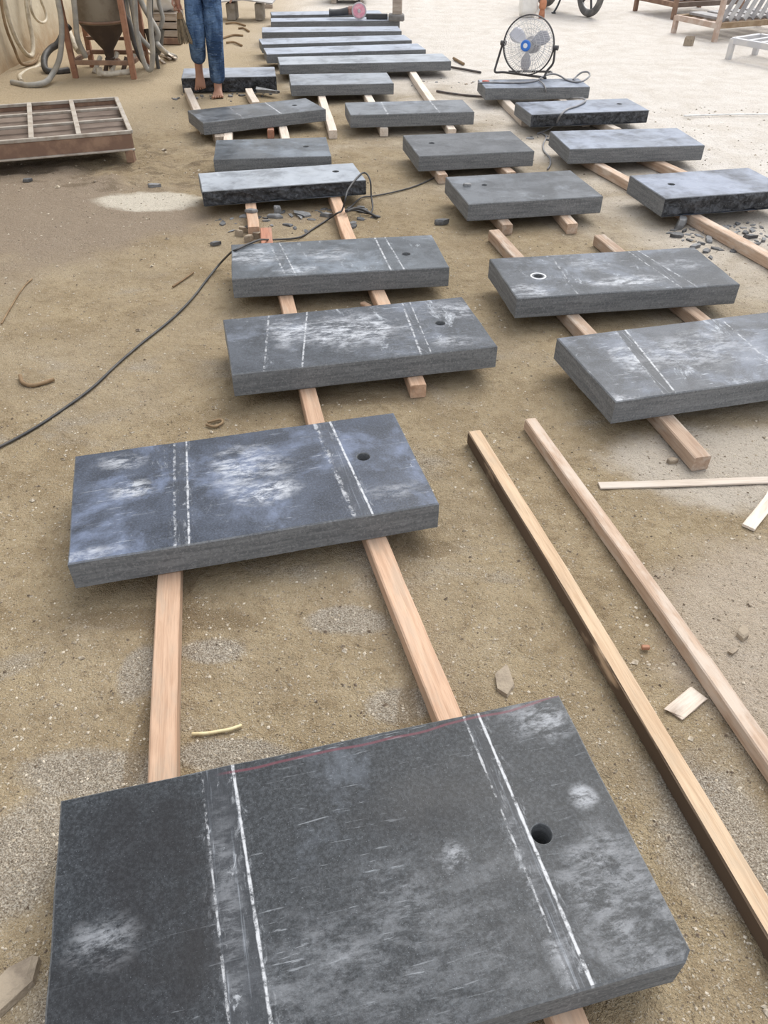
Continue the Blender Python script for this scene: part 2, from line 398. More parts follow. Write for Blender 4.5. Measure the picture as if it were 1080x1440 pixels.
    if red:
        a, b, y0 = red     # y = a + b*x, wavering hand drawn line
        wv = m.mul(m.math('SUBTRACT', m.noise(m.map(co, (1, 0, 0)), 2.6, 2), 0.5), 0.075)
        d = m.math('ABSOLUTE', m.math('SUBTRACT', y, m.math('ADD', m.math('ADD', m.mul(x, b), a), wv)))
        c = m.mix(m.mul(m.mul(m.step(d, 0.0045, 0.0015), m.step(x, y0, y0+0.05)), 0.6), c, (0.15, 0.04, 0.055))
    side = m.mix(m.step(m.noise(m.map(v, (1.2, 1.2, 17)), 4.0, 6, 0.7), 0.34, 0.66), (0.195, 0.201, 0.205), (0.115, 0.12, 0.125))
    side = m.mix(m.mul(m.step(m.noise(v, 120, 3, 0.75), 0.5, 0.66), 0.6), side, (0.27, 0.275, 0.28))
    side = m.mix(m.mul(m.step(m.noise(v, 95, 3, 0.75), 0.48, 0.36), 0.6), side, (0.09, 0.093, 0.098))
    m.color(m.mix(top, side, c))
    m.rough(m.mix(top, (0.8, 0.8, 0.8), m.mix(m.step(cl, 0.35, 0.7), (0.30, 0.30, 0.30), (0.52, 0.52, 0.52))))
    m.bump(m.math('ADD', speck, m.mul(sc, 0.8)), 0.12, 0.004)
    return m.m

def rough_stone(name, seed):
    m = Mat(name, 0.7, 0.5); v = m.map(m.coord(), (1, 1, 1), (seed, seed*2.1, 0))
    n = m.noise(v, 26, 6, 0.7, 0.8)
    c = m.mix(m.step(n, 0.38, 0.68), (0.020, 0.021, 0.024), (0.10, 0.105, 0.115))
    c = m.mix(m.mul(m.step(m.noise(v, 70, 4, 0.7), 0.6, 0.72), 0.6), c, (0.26, 0.27, 0.29))
    m.color(c).bump(n, 0.7, 0.02); return m.m
ROUGH = rough_stone('chiselled_stone', 2.0)

class Frame: pass
def slab(key, label, corners, t=0.10, zb=0.06, holes=(), lines=(), band_pairs=(), red=None, seed=1, dust=0.5, white=0.3,
         rough=False, tint=(1, 1, 1), wid=None, cut=0.0, cloud=(), dust_glare=0.0, spec=0.42, dark=0.7, chalk_ring=None, group='dark stone slabs laid out on battens'):
    zt = zb + t
    Q = [None if c is None else (c if isinstance(c, Vector) else P(c[0], c[1], zt)) for c in corners]
    A, B, C, D = Q
    if A is None:            # only the near edge is given: far corners from the known width
        e = (C-D).normalized(); n = Vector((-e.y, e.x, 0)); A, B = D+n*wid, C+n*wid
    if D is None: D = A + C - B
    if B is None: B = A + C - D
    if C is None: C = B + D - A
    ex = ((B-A) + (C-D)); ex.z = 0; ex.normalize(); ey = Vector((-ex.y, ex.x, 0))
    ctr = (A+B+C+D)/4
    Lh = ((B-A).dot(ex) + (C-D).dot(ex))/4; Wh = ((A-D).dot(ey) + (B-C).dot(ey))/4
    loc = lambda p: ((p-ctr).dot(ex), (p-ctr).dot(ey))
    rz = math.atan2(ex.y, ex.x)
    rnd = random.Random(seed*17)
    bv = 0.004
    def outline(ins):
        x0, x1, y0, y1 = -Lh+ins, Lh-ins, -Wh+ins, Wh-ins
        pts = []
        nseg = 10
        for i in range(nseg): pts.append((x0 + (x1-x0)*i/nseg, y0))
        if cut: pts += [(x1-cut, y0), (x1, y0+cut*0.8)]
        else: pts.append((x1, y0))
        for i in range(1, 6): pts.append((x1, y0 + (y1-y0)*i/6 + (cut*0.3 if cut and i == 1 else 0)))
        for i in range(nseg): pts.append((x1 + (x0-x1)*i/nseg, y1))
        for i in range(6): pts.append((x0, y1 + (y0-y1)*i/6))
        return pts
    o_out, o_in = outline(0), outline(bv)
    n = len(o_out)
    jit = [(rnd.uniform(-1, 1)*0.0015, rnd.uniform(-1, 1)*0.0015) for _ in range(n)]
    o_out = [(a+j[0], b+j[1]) for (a, b), j in zip(o_out, jit)]; o_in = [(a+j[0], b+j[1]) for (a, b), j in zip(o_in, jit)]
    bm = bmesh.new()
    ring = lambda pts, z: [bm.verts.new((a, b, z)) for a, b in pts]
    r1, r2, r3, r4 = ring(o_in, t), ring(o_out, t-bv), ring(o_out, bv), ring(o_in, 0.0)
    for u, l in ((r1, r2), (r2, r3), (r3, r4)):
        for i in range(n):
            if rough and u is r2 and i < 10: continue       # chiselled front face goes in below
            bm.faces.new((u[i], l[i], l[(i+1) % n], u[(i+1) % n]))
    hl = []
    for (hx, hy, hr) in holes:
        cx, cy = loc(P(hx, hy, zt)); m = 24
        circ = lambda rad, z: [bm.verts.new((cx+rad*math.cos(2*math.pi*i/m), cy+rad*math.sin(2*math.pi*i/m), z)) for i in range(m)]
        a, a2, b = circ(hr+0.0015, t), circ(hr, t-0.002), circ(hr, 0.0)
        for u, l in ((a, a2), (a2, b)):
            for i in range(m): bm.faces.new((u[i], u[(i+1) % m], l[(i+1) % m], l[i]))
        hl.append((a, b))
    for z, rg, idx in ((t, r1, 0), (0.0, r4, 1)):
        ed = []
        for i in range(n): ed.append(bm.edges.get((rg[i], rg[(i+1) % n])))
        for h in hl:
            q = h[idx]
            for i in range(len(q)): ed.append(bm.edges.get((q[i], q[(i+1) % len(q)])))
        bmesh.ops.triangle_fill(bm, use_beauty=True, use_dissolve=False, edges=ed, normal=(0, 0, 1 if z else -1))
    bmesh.ops.recalc_face_normals(bm, faces=bm.faces)
    if rough:
        nu, nv = 72, 9; G = []
        for i in range(nu+1):
            col = []
            for j in range(nv+1):
                u, vv = i/nu, j/nv
                fx = -Lh + 2*Lh*u; fz = (t-bv)*(1-vv) + bv*vv
                e = min(1.0, vv*5)*min(1.0, u*20)*min(1.0, (1-u)*20)
                k = 0.020*mnoise.noise((fx*7+seed, fz*16, seed)) + 0.011*mnoise.noise((fx*23, fz*34, seed*2)) + 0.006*mnoise.noise((fx*60, fz*60, 3)) + 0.012*vv
                dz = 0.012*mnoise.noise((fx*9, 5.0, seed)) if j == nv else 0
                col.append(bm.verts.new((fx, -Wh + e*k, fz + max(0, dz))))
            G.append(col)
        for i in range(nu):
            for j in range(nv):
                f = bm.faces.new((G[i][j], G[i][j+1], G[i+1][j+1], G[i+1][j])); f.material_index = 1
    me = bpy.data.meshes.new(key); bm.to_mesh(me); bm.free()
    lp = []
    for (p0, p1, wd, s) in lines:
        (x0, y0), (x1, y1) = loc(P(*p0, zt)), loc(P(*p1, zt)); b = (x1-x0)/(y1-y0) if abs(y1-y0) > 1e-6 else 0
        lp.append((x0 - b*y0, b, wd, s))
    bp = [(lp[i][0], lp[i][1], lp[j][0], lp[j][1], k) for i, j, k in band_pairs]
    cl = []
    for (qx, qy, rx, ry, s) in cloud:
        ax, ay = loc(P(qx, qy, zt)); cl.append((ax, ay, rx, ry, s))
    rd = None
    if red:
        (x0, y0), (x1, y1) = loc(P(*red[0], zt)), loc(P(*red[1], zt)); b = (y1-y0)/(x1-x0); rd = (y0 - b*x0, b, x0)
    me.materials.append(stone_mat('stone_' + key, seed, dust, white, lp, bp, rd, tint, dust_glare, cl, spec, dark, None if not chalk_ring else (*loc(P(chalk_ring[0], chalk_ring[1], zt)), chalk_ring[2])))
    me.materials.append(ROUGH)
    ob = bpy.data.objects.new('dressed_stone', me); COL.objects.link(ob)
    ob.location = (ctr.x, ctr.y, zb); ob.rotation_euler = (0, 0, rz)
    tag(ob, label, 'stone slab', group)
    fr = Frame(); fr.ob, fr.zt, fr.ex, fr.ey, fr.ctr, fr.Lh, fr.Wh = ob, zt, ex, ey, ctr, Lh, Wh
    return fr

HR = 0.0215
S = {}
S['s1'] = slab('s1', 'nearest and darkest stone slab with an open drilled hole and a red line', [(78, 1127), (781, 978), (985, 1346), None],
  holes=[(762, 1172, HR)], cut=0.02, seed=1, dust=0.16, white=0.08, spec=0.22, dark=0.72, red=((300, 1092), (775, 986)),
  lines=[((283, 1086), (322, 1438), .0035, .62), ((327, 1077), (381, 1438), .0042, .95), ((655, 1015), (800, 1375), .0035, .62), ((672, 1003), (832, 1382), .0045, .95)],
  band_pairs=[(0, 1, .8), (2, 3, .7)],
  cloud=[(150, 1325, .07, .05, .55), (760, 1010, .10, .06, .45), (880, 1270, .12, .16, .35), (820, 1120, .03, .03, .5), (640, 1210, .03, .04, .5), (430, 1400, .12, .1, .16), (560, 1330, .3, .2, .14), (200, 1200, .16, .16, -.75), (250, 1330, .12, .14, -.8), (120, 1400, .12, .1, -.6), (600, 1130, .2, .1, -.4), (320, 1250, .03, .25, .45), (760, 1260, .03, .2, .4)])
S['s2'] = slab('s2', 'second slab from the camera, blue grey with white scuffs at its centre', [(102, 642), (548, 580), (624, 708), (99, 792)],
  holes=[(511, 642, HR)], seed=2, dust_glare=0.08, dust=0.62, white=0.26, tint=(.90, 1.0, 1.28),
  lines=[((245, 622), (246, 765), .006, .55), ((262, 620), (266, 763), .0045, .9), ((441, 592), (497, 722), .010, .6), ((462, 589), (523, 720), .005, .95)],
  band_pairs=[(0, 1, .5), (2, 3, .6)], cloud=[(345, 655, .13, .11, .85), (375, 690, .12, .06, .9), (185, 690, .07, .05, .85), (170, 650, .09, .05, .6), (550, 690, .1, .05, .4), (120, 780, .12, .03, .5)])
S['s3'] = slab('s3', 'third slab from the camera, heavily smeared white, black hole near right end', [(317, 449), (652, 417), (698, 487), (322, 527)],
  holes=[(619, 454, HR)], seed=3, dust_glare=0.08, dust=0.5, white=0.55, tint=(1, 1.03, 1.12),
  lines=[((378, 443), (372, 515), .006, .6), ((432, 437), (425, 515), .005, .8), ((565, 425), (592, 497), .006, .7), ((576, 424), (606, 495), .004, .7)],
  band_pairs=[(2, 3, .4)], cloud=[(490, 465, .25, .15, .9), (640, 435, .12, .1, .6), (405, 470, .08, .16, .6), (640, 480, .1, .05, .5)])
S['s4'] = slab('s4', 'fourth slab from the camera with the black cord crossing its left corner', [(323, 343), (607, 331), (632, 374), (328, 393)],
  holes=[(571, 357, HR)], seed=4, dust_glare=0.14, dust=0.6, white=0.5, tint=(1, 1.05, 1.08),
  lines=[((378, 341), (402, 388), .007, .6), ((392, 340), (417, 388), .005, .7), ((528, 336), (550, 380), .006, .8), ((542, 335), (568, 378), .005, .8)],
  band_pairs=[(0, 1, .3)], cloud=[(360, 360, .16, .12, .6), (460, 358, .14, .08, .5), (420, 380, .1, .06, .6)])
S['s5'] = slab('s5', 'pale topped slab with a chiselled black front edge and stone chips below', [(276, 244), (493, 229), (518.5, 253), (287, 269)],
  t=.09, holes=[(472, 241, HR)], seed=5, dust_glare=0.75, dust=1.15, white=0.5, rough=True)
S['s6'] = slab('s6', 'plain smooth slab tucked close behind the chiselled pale slab', [(300, 197), (454, 193), (471, 219), (304, 224)],
  holes=[(430, 206, HR)], seed=6, dust_glare=0.18, dust=0.55, white=0.03, tint=(.95, 1.0, 1.02))
S['s7'] = slab('s7', 'obliquely turned slab in front of the walking person', [(263, 155), (433, 138), (455, 153), (285.5, 173)],
  t=.09, holes=[(414, 148, HR)], seed=7, dust_glare=0.2, dust=0.5, white=0.12,
  lines=[((323, 151), (337, 162), .012, .4), ((374, 145), (396, 160), .008, .8)])
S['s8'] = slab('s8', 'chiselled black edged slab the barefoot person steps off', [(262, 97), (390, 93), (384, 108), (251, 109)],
  t=.125, zb=0.0, seed=8, dust_glare=0.6, dust=0.9, white=0.2, rough=True, tint=(1.05, 1.06, 1.12))
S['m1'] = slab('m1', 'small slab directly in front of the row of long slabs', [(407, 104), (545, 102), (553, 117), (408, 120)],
  t=.09, seed=9, dust_glare=0.5, dust=0.95, white=0.2)
S['m2'] = slab('m2', 'slab with two chalk marked bands in the middle column, behind an empty gap', [(487, 144), (655, 140), (663, 157), (490, 162)],
  t=.095, seed=10, dust_glare=0.28, dust=0.7, white=0.15, lines=[((535, 142), (545, 160), .010, .7), ((603, 140), (618, 158), .010, .7)])
S['m3'] = slab('m3', 'plain slab with a small hole at its left, middle column', [(563, 190), (722, 184), (747, 212), (593, 220)],
  holes=[(607, 201, HR)], seed=11, dust_glare=0.12, dust=0.4, white=0.12, tint=(1.06, 1.03, 1.0))
S['m4'] = slab('m4', 'slab with a small loose chip lying on its left end', [(629, 249), (802, 239), (849, 276), (656, 287)],
  holes=[(681, 260, HR*.8)], seed=12, dust_glare=0.18, dust=0.5, white=0.25)
S['r0'] = slab('r0', 'slab carrying the caged floor fan', [(668, 112), None, (834, 122), (687, 124)], t=.095, seed=13, dust_glare=0.5, dust=0.9, white=0.1, tint=(1, 1.03, 1.12))
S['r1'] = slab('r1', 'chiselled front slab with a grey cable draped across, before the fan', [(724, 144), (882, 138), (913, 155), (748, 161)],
  t=.095, holes=[(871, 146, HR)], seed=14, dust_glare=0.5, dust=0.85, white=0.1, rough=True, tint=(1, 1.03, 1.15))
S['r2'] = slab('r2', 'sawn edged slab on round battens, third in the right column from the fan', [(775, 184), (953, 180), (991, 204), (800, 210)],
  seed=15, dust_glare=0.45, dust=0.9, white=0.15, tint=(1, 1.03, 1.14))
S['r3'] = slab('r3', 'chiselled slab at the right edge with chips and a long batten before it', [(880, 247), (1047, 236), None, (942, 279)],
  t=.11, holes=[(944, 259, HR)], seed=16, dust_glare=0.42, dust=0.85, white=0.2, rough=True, tint=(1, 1.03, 1.16))
S['r4'] = slab('r4', 'white smeared slab with the chalk ringed hole, left end high', [(687, 364), (978, 347), (1039, 400), (729, 419)],
  holes=[(757, 388, HR)], chalk_ring=(757, 388, .034), seed=17, dust_glare=0.08, dust=0.5, white=0.5, tint=(1, 1.02, 1.07),
  lines=[((775, 360), (812, 413), .006, .5), ((880, 351), (955, 402), .006, .6), ((893, 350), (972, 398), .006, .6)],
  band_pairs=[(1, 2, .6)], cloud=[(880, 395, .2, .06, .85), (740, 410, .1, .08, .6), (830, 372, .1, .1, .5), (960, 370, .15, .08, .4)])
dR = (P(1080, 445, .16)-P(783, 475, .16)).normalized()
A5, D5 = P(783, 475, .16), P(866, 565, .16)
dR = Vector((A5.y-D5.y, -(A5.x-D5.x), 0)).normalized()
S['r5'] = slab('r5', 'slab cut by the right edge of the picture, resting on a thick brown batten', [A5, A5+dR*1.1, D5+dR*1.1, D5],
  seed=18, dust_glare=0.12, dust=0.5, white=0.5, tint=(1, 1.02, 1.1),
  lines=[((868, 468), (936, 557), .004, .5), ((881, 466), (953, 556), .006, .8), ((1018, 452), (1080, 507), .006, .6)],
  band_pairs=[(0, 1, 1.0)], cloud=[(890, 505, .08, .12, .7), (880, 565, .06, .05, .8), (980, 490, .3, .15, .45)])
lg = 'row of long narrow slabs at the back'
S['f1'] = slab('f1', 'nearest of the long narrow slabs in the back row', [(391, 80), (623, 75), (634, 86), (392, 91)], t=.085, seed=19, dust_glare=0.8, dust=1.0, white=0.1, group=lg)
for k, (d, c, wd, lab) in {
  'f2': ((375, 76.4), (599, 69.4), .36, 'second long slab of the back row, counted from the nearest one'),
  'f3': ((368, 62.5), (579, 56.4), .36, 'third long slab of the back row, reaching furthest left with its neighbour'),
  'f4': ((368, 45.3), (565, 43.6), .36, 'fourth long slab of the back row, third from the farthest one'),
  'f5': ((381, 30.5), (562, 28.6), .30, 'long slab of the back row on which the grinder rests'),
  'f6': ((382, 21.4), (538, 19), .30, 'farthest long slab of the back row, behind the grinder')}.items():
    S[k] = slab(k, lab, [None, None, c, d], t=.085, seed=20+int(k[1]), tint=(.97, 1.0, 1.08), dust_glare=0.85, dust=1.0, white=0.1, wid=wd, group=lg)

# ------------------------------------------------------------------ timber battens
BATS = []
def batten(label, a, b, mat=WOOD_FRESH, wd=0.065, ht=0.06, z=0.0, cat='batten', name='timber_batten', group=None, jag=0.0, warp=0.003):
    a, b = Vector((a[0], a[1], 0)), Vector((b[0], b[1], 0)); L = (b-a).length; rz = math.atan2(b.y-a.y, b.x-a.x); BATS.append((a, b, wd))
    r = random.Random(int(L*1e4)); bv = min(0.004, ht*0.2); n = max(6, int(L/0.12)); V = []; F = []
    sec = [(-wd/2+bv, 0), (wd/2-bv, 0), (wd/2, bv), (wd/2, ht-bv), (wd/2-bv, ht), (-wd/2+bv, ht), (-wd/2, ht-bv), (-wd/2, bv)]
    ph = r.uniform(0, 6)
    for i in range(n+1):
        t = i/n; xx = -L/2 + L*t; dy = warp*math.sin(2.2*t*3.1+ph)
        for (yy, zz) in sec:
            e = (r.uniform(-jag, jag) if i in (0, n) else 0)
            V.append((xx + e, yy + dy + r.uniform(-.0008, .0008), zz + (r.uniform(-.0012, 0) if zz > ht*.6 else 0)))
    for i in range(n):
        for j in range(8): F.append((i*8+j, i*8+(j+1) % 8, (i+1)*8+(j+1) % 8, (i+1)*8+j)[::-1])
    F.append(tuple(range(8))); F.append(tuple(n*8+j for j in reversed(range(8))))
    me = bpy.data.meshes.new(name); me.from_pydata(V, [], F); me.materials.append(mat); me.update()
    ob = bpy.data.objects.new(name, me); COL.objects.link(ob)
    c = (a+b)/2; ob.location = (c.x, c.y, z); ob.rotation_euler = (0, 0, rz)
    tag(ob, label, cat, group); return ob
bg_ = 'timber battens under the slabs'
for lab, a, b, m in [
  ('light batten between the two nearest slabs, left one', (-.71, 2.0), (-.345, .18), WOOD_FRESH),
  ('light batten between the two nearest slabs, right one with a knot', (-.10, 2.05), (.37, .40), WOOD_FRESH),
  ('batten running from the fourth slab under the third to the second', (-.54, 3.75), (-.20, 2.15), WOOD_FRESH),
  ('batten whose square end peeps out under the right of the third slab', (-.09, 3.85), (.135, 2.69), WOOD_FRESH),
  ('short batten with stone chips on it before the chiselled pale slab', (-.87, 5.0), (-.77, 4.42), WOOD_FRESH),
  ('reddish batten entering beneath the left of the fourth slab', (-.70, 4.41), (-.62, 3.98), WOOD_RED),
  ('batten crossed by the tangled cord, before the chiselled pale slab', (-.35, 5.05), (-.15, 3.98), WOOD_FRESH),
  ('batten left of the standing foot, running under the oblique slab', (-1.855, 7.93), (-1.46, 6.6), WOOD_PALE),
  ('short batten right of the standing foot with a stone shard on its end', (-1.30, 7.95), (-1.16, 7.42), WOOD_PALE),
  ('thin batten with a free square end beside the oblique slab', (-.645, 8.0), (-.435, 6.52), WOOD_PALE),
  ('batten mostly hidden between the small slab and the banded slab', (-.22, 8.0), (-.03, 6.6), WOOD_PALE),
  ('batten from the long slabs under the right of the banded slab', (.215, 9.0), (.505, 6.6), WOOD_PALE),
  ('stub batten under the left of the nearest long slab', (-.83, 8.85), (-.76, 8.28), WOOD_PALE),
  ('batten under the left of the plain slab in the middle column', (.24, 6.05), (.375, 5.43), WOOD_DUSTY),
  ('batten under the right of the plain slab in the middle column', (.72, 6.1), (.84, 5.5), WOOD_DUSTY),
  ('batten end showing at the left below the slab with a loose chip', (.595, 5.05), (.70, 4.50), WOOD_DUSTY),
  ('batten end showing at the right below the slab with a loose chip', (1.0, 5.1), (1.09, 4.53), WOOD_DUSTY),
  ('long thick brown batten ending free below the slab at the right edge', (.615, 4.42), (1.135, 2.22), WOOD_DUSTY),
  ('batten under the right half of the white smeared slab', (1.205, 4.36), (1.64, 2.68), WOOD_DUSTY),
  ('batten stub between the fan slab and the cable draped slab, left', (1.0, 8.05), (1.13, 6.95), WOOD_PALE),
  ('batten stub between the fan slab and the cable draped slab, right', (1.52, 8.05), (1.64, 6.95), WOOD_PALE),
  ('long round edged batten running out to the right picture edge', (1.38, 6.05), (2.36, 3.28), WOOD_DUSTY),
  ('batten between the sawn edged slab and the chiselled right slab', (1.83, 6.02), (2.30, 4.95), WOOD_DUSTY)]:
    batten(lab, a, b, m, group=bg_)
q = P(321, 192, .06); batten('pale batten end between the oblique slab and the plain smooth slab', (q.x-.05, q.y+.3), (q.x+.08, q.y-.5), WOOD_PALE, group=bg_)
q = P(399, 187, .06); batten('pale batten under the right of the plain smooth slab', (q.x-.08, q.y+.45), (q.x+.1, q.y-.5), WOOD_PALE, group=bg_)
q = P(308, 190, .06); batten('short brown block under the left end of the oblique slab', (q.x-.03, q.y+.1), (q.x+.02, q.y-.04), WOOD_GREY, group=bg_, wd=.08)
q = P(380, 184, .06); batten('short red brown block under the middle of the oblique slab', (q.x-.03, q.y+.22), (q.x, q.y+.02), WOOD_RED, group=bg_, wd=.05)
q = P(862, 177, .06); batten('pale block under the middle of the cable draped slab', (q.x-.1, q.y+.3), (q.x+.02, q.y-.08), WOOD_PALE, group=bg_)
a, b = P(668, 607, .05), P(1072, 1275, .05); d = (b-a).normalized()
batten('long loose timber nearer the slabs, brown with one darker side', a, b+d*0.5, WOOD_DARK_FLANK, .05, .055, group='loose timbers on the open ground')
a, b = P(747, 589, .045), P(1083, 1060, .045); d = (b-a).normalized()
batten('long loose timber further right, dusty and pale', a, b+d*0.6, WOOD_DUSTY, .045, .048, group='loose timbers on the open ground')
a, b = P(843, 682, .008), P(1080, 674, .008); d = (b-a).normalized()
batten('thin flat white lath lying crosswise before the thick brown batten', a, b+d*.10, WOOD_PALE, .036, .008, cat='lath', name='wood_lath', warp=.001)
a, b = P(1053, 741, .008), P(1080, 706, .008); d = (b-a).normalized()
batten('thin flat lath slanting out of the right picture edge', a, b+d*.06, WOOD_PALE, .042, .010, cat='lath', name='wood_lath', warp=.001)
a, b = P(948, 1003, .006), P(984, 973, .006)
batten('broken lath stub beside the dusty loose timber', a, b, WOOD_PALE, .05, .007, cat='lath', name='wood_lath', jag=.012, warp=0)
a, b = P(510, 424, .02), P(521, 430, .02)
batten('small wooden wedge beside the batten behind the third slab', a, b, WOOD_FRESH, .03, .02, cat='wedge', name='wood_wedge', jag=.008, warp=0)

# ------------------------------------------------------------------ stone chips, clods and twigs
CHIP = plain('chip_stone', (0.15, 0.152, 0.155), 0.6, col2=(0.27, 0.27, 0.27), scale=25, bump=.4)
CHIP_DK = plain('chip_stone_dark', (0.07, 0.071, 0.074), 0.55, col2=(0.15, 0.152, 0.155), scale=25, bump=.4)
CHIP_EARTH = plain('earth_covered_stone', (0.33, 0.27, 0.2), 0.9, col2=(0.20, 0.16, 0.12), scale=22, bump=.5)
def shard_mesh(r, size, th):
    n = r.randint(4, 6); el = r.uniform(.32, .7); V = []; F = []
    base = [(size*math.cos(2*math.pi*(i+r.uniform(-.3, .3))/n)*r.uniform(.75, 1.1)*.5, size*el*math.sin(2*math.pi*(i+r.uniform(-.3, .3))/n)*r.uniform(.75, 1.1)*.5) for i in range(n)]
    base.sort(key=lambda p: math.atan2(p[1], p[0]))
    sx, sy = r.uniform(-.1, .1)*size, r.uniform(-.1, .1)*size
    for (a, b) in base: V.append((a, b, 0))
    for (a, b) in base: V.append((a*.99+sx*.3, b*.99+sy*.3, th*r.uniform(.5, .85)))
    for (a, b) in base: V.append((a*.86+sx, b*.86+sy, th*r.uniform(.88, 1.0)))
    for k in (0, 1):
        for i in range(n): F.append((k*n+i, k*n+(i+1) % n, (k+1)*n+(i+1) % n, (k+1)*n+i))
    F.append(tuple(reversed(range(n)))); F.append(tuple(2*n+i for i in range(n)))
    return V, F
def chip(label, p, size, th, mat=CHIP, rz=None, tilt=0.0, cat='stone chip', group=None, name='stone_chip', seed=0):
    r = random.Random(hash((round(p[0], 3), round(p[1], 3), seed)) & 0xffff)
    V, F = shard_mesh(r, size, th)
    me = bpy.data.meshes.new(name); me.from_pydata(V, [], F); me.materials.append(mat); me.update()
    ob = bpy.data.objects.new(name, me); COL.objects.link(ob)
    ob.location = (p[0], p[1], p[2] if len(p) > 2 else 0); ob.rotation_euler = (tilt, 0, rz if rz is not None else r.uniform(0, 6.28))
    tag(ob, label, cat, group); return ob
def inside_any(x, y, pad=0.0):
    for f in S.values():
        d = Vector((x, y, 0))-Vector((f.ctr.x, f.ctr.y, 0))
        if abs(d.dot(f.ex)) < f.Lh+pad and abs(d.dot(f.ey)) < f.Wh+pad: return True
    return False
def on_batten(q, pad=.012):
    for a_, b_, w_ in BATS:
        d_ = b_-a_; t_ = max(0, min(1, (q-a_).dot(d_)/d_.length_squared))
        if (q-a_-d_*t_).length < w_/2+pad: return True
    return False
def pile(fr, n, label, group, u0=-1.0, u1=1.0, depth=0.3, smax=.11, mats=(CHIP, CHIP_DK), sd=3):
    r = random.Random(sd); done = []
    tries = 0
    while len(done) < n and tries < 4000:
        tries += 1
        u = r.uniform(u0, u1); v = abs(r.gauss(0, .5))*depth
        p = fr.ctr + fr.ex*(fr.Lh*u) - fr.ey*(fr.Wh + 0.012 + v)
        s = r.uniform(.022, smax)*(1 - .4*min(1, v/depth))
        if any((p-q).length < (s+t)*.42 for q, t in done): continue
        if inside_any(p.x, p.y, s*.55) or on_batten(p, s*.55): continue
        done.append((p, s))
        chip(label, (p.x, p.y, -.004), s, s*r.uniform(.10, .26), r.choice(mats), seed=sd, group=group, tilt=r.uniform(-.12, .12))
pile(S['s5'], 46, 'small grey stone chip in the scatter before the chiselled pale slab', 'chips before the pale chiselled slab', -.95, 1.1, .26, .13, sd=3)
pile(S['r3'], 60, 'small grey stone chip in the scatter before the chiselled slab at the right edge', 'chips before the right chiselled slab', -.98, .5, .28, .15, sd=4)
pile(S['r1'], 34, 'small grey stone chip in the scatter below the cable draped slab', 'chips below the cable draped slab', -1.05, .9, .13, .12, sd=5)
pile(S['s8'], 36, 'small grey stone chip around the battens at the bare feet', 'chips at the walking feet', -1.25, 1.2, .3, .09, sd=6)
pile(S['f1'], 16, 'small grey stone chip right of the nearest long slab', 'chips right of the long slabs', .45, 1.3, .5, .06, (CHIP, CHIP_EARTH), sd=8)
q = P(657, 261, .16); chip('single pale chip lying on the left end of a slab', (q.x, q.y, .16), .055, .014, CHIP, .4)
q = P(353, 300, .06); chip('flat grey chip lying on the short batten before the pale slab', (q.x, q.y+.02, .062), .085, .018, CHIP, .2)
q = P(390, 294, .03); chip('upright pale grey chip right of the short batten', (q.x, q.y, 0), .06, .05, CHIP, 1.2)
q = P(425, 302); chip('long flat pale shard pointing right before the pale slab', (q.x, q.y, 0), .13, .018, CHIP, -.5)
q = P(620, 315); chip('lone dark chip between the pale chiselled slab and the chip topped slab', (q.x, q.y, 0), .10, .03, CHIP_DK, .2)
q = P(968, 320); chip('upright triangular grey block left of the long round edged batten', (q.x-.06, q.y, -.01), .13, .07, CHIP, .9, tilt=.35)
q = P(370, 126, .05); chip('long thin shard leaning on the short batten by the bare foot', (q.x+.03, q.y, .03), .34, .03, CHIP, -.75)
q = P(711, 958, .01); chip('earth stained narrow stone touching the far edge of the nearest slab', (q.x, q.y, -.003), .115, .012, CHIP_EARTH, 1.25, seed=3)
q = P(28, 1395, .01); chip('broad flat earth coloured stone at the lower left corner', (q.x-.02, q.y, 0), .16, .022, CHIP_EARTH, .9)
q = P(1044, 894); chip('jagged earth coloured clod beyond the dusty loose timber', (q.x, q.y, -.003), .06, .022, CHIP_EARTH, .7, cat='clod', name='earth_clod')
q = P(1030, 917); chip('small pale clod nearest the right edge, beyond the dusty loose timber', (q.x, q.y, -.003), .04, .014, CHIP_EARTH, .3, cat='clod', name='earth_clod')
q = P(945, 650); chip('small clod beside the free end of the thick brown batten', (q.x, q.y, -.003), .045, .018, CHIP_EARTH, .1, cat='clod', name='earth_clod')
q = P(968, 64); chip('lone pale stone on the open yard before the rusty racks', (q.x, q.y, -.005), .15, .11, CHIP_EARTH, .1, cat='stone', name='field_stone')
q = P(300, 263); chip('lone purple grey chip on the white dust spill', (q.x-.39, q.y-.02, 0), .09, .025, CHIP, .1)
q = P(302, 344); chip('lone dark chip left of the fourth slab', (q.x, q.y, 0), .07, .02, CHIP_DK, .1)
q = P(38, 255); chip('dark clod on the smooth damp mud below the steel tray', (q.x, q.y, 0), .09, .02, CHIP_DK, .1, cat='clod', name='earth_clod')
for k, (a, b) in enumerate([(336, 331), (349, 338), (362, 333), (341, 325)]):
    q = P(a, b); chip('crumbling brown clod at the end of the short batten', (q.x, q.y, -.003), .07, .035, CHIP_EARTH, None, cat='clod', name='earth_clod', group='clods at the short batten', seed=k)
BRICK = plain('brick_red', (0.50, 0.25, 0.15), 0.85)
q = P(908, 910, .008); tag(MB().box((0, 0, .007), (.022, .012, .012), None, .002).build('brick_fragment', BRICK, None, (0, 0, 0)), 'tiny red brick fragment between the two loose timbers', 'brick piece').location = (q.x, q.y, .0)
TWIG = plain('twig_bark', (0.20, 0.13, 0.07), 0.9, col2=(0.3, 0.21, 0.12)); STRAW = plain('pale_twig', (0.70, 0.60, 0.36), 0.8, col2=(0.5, 0.38, 0.2), scale=40)
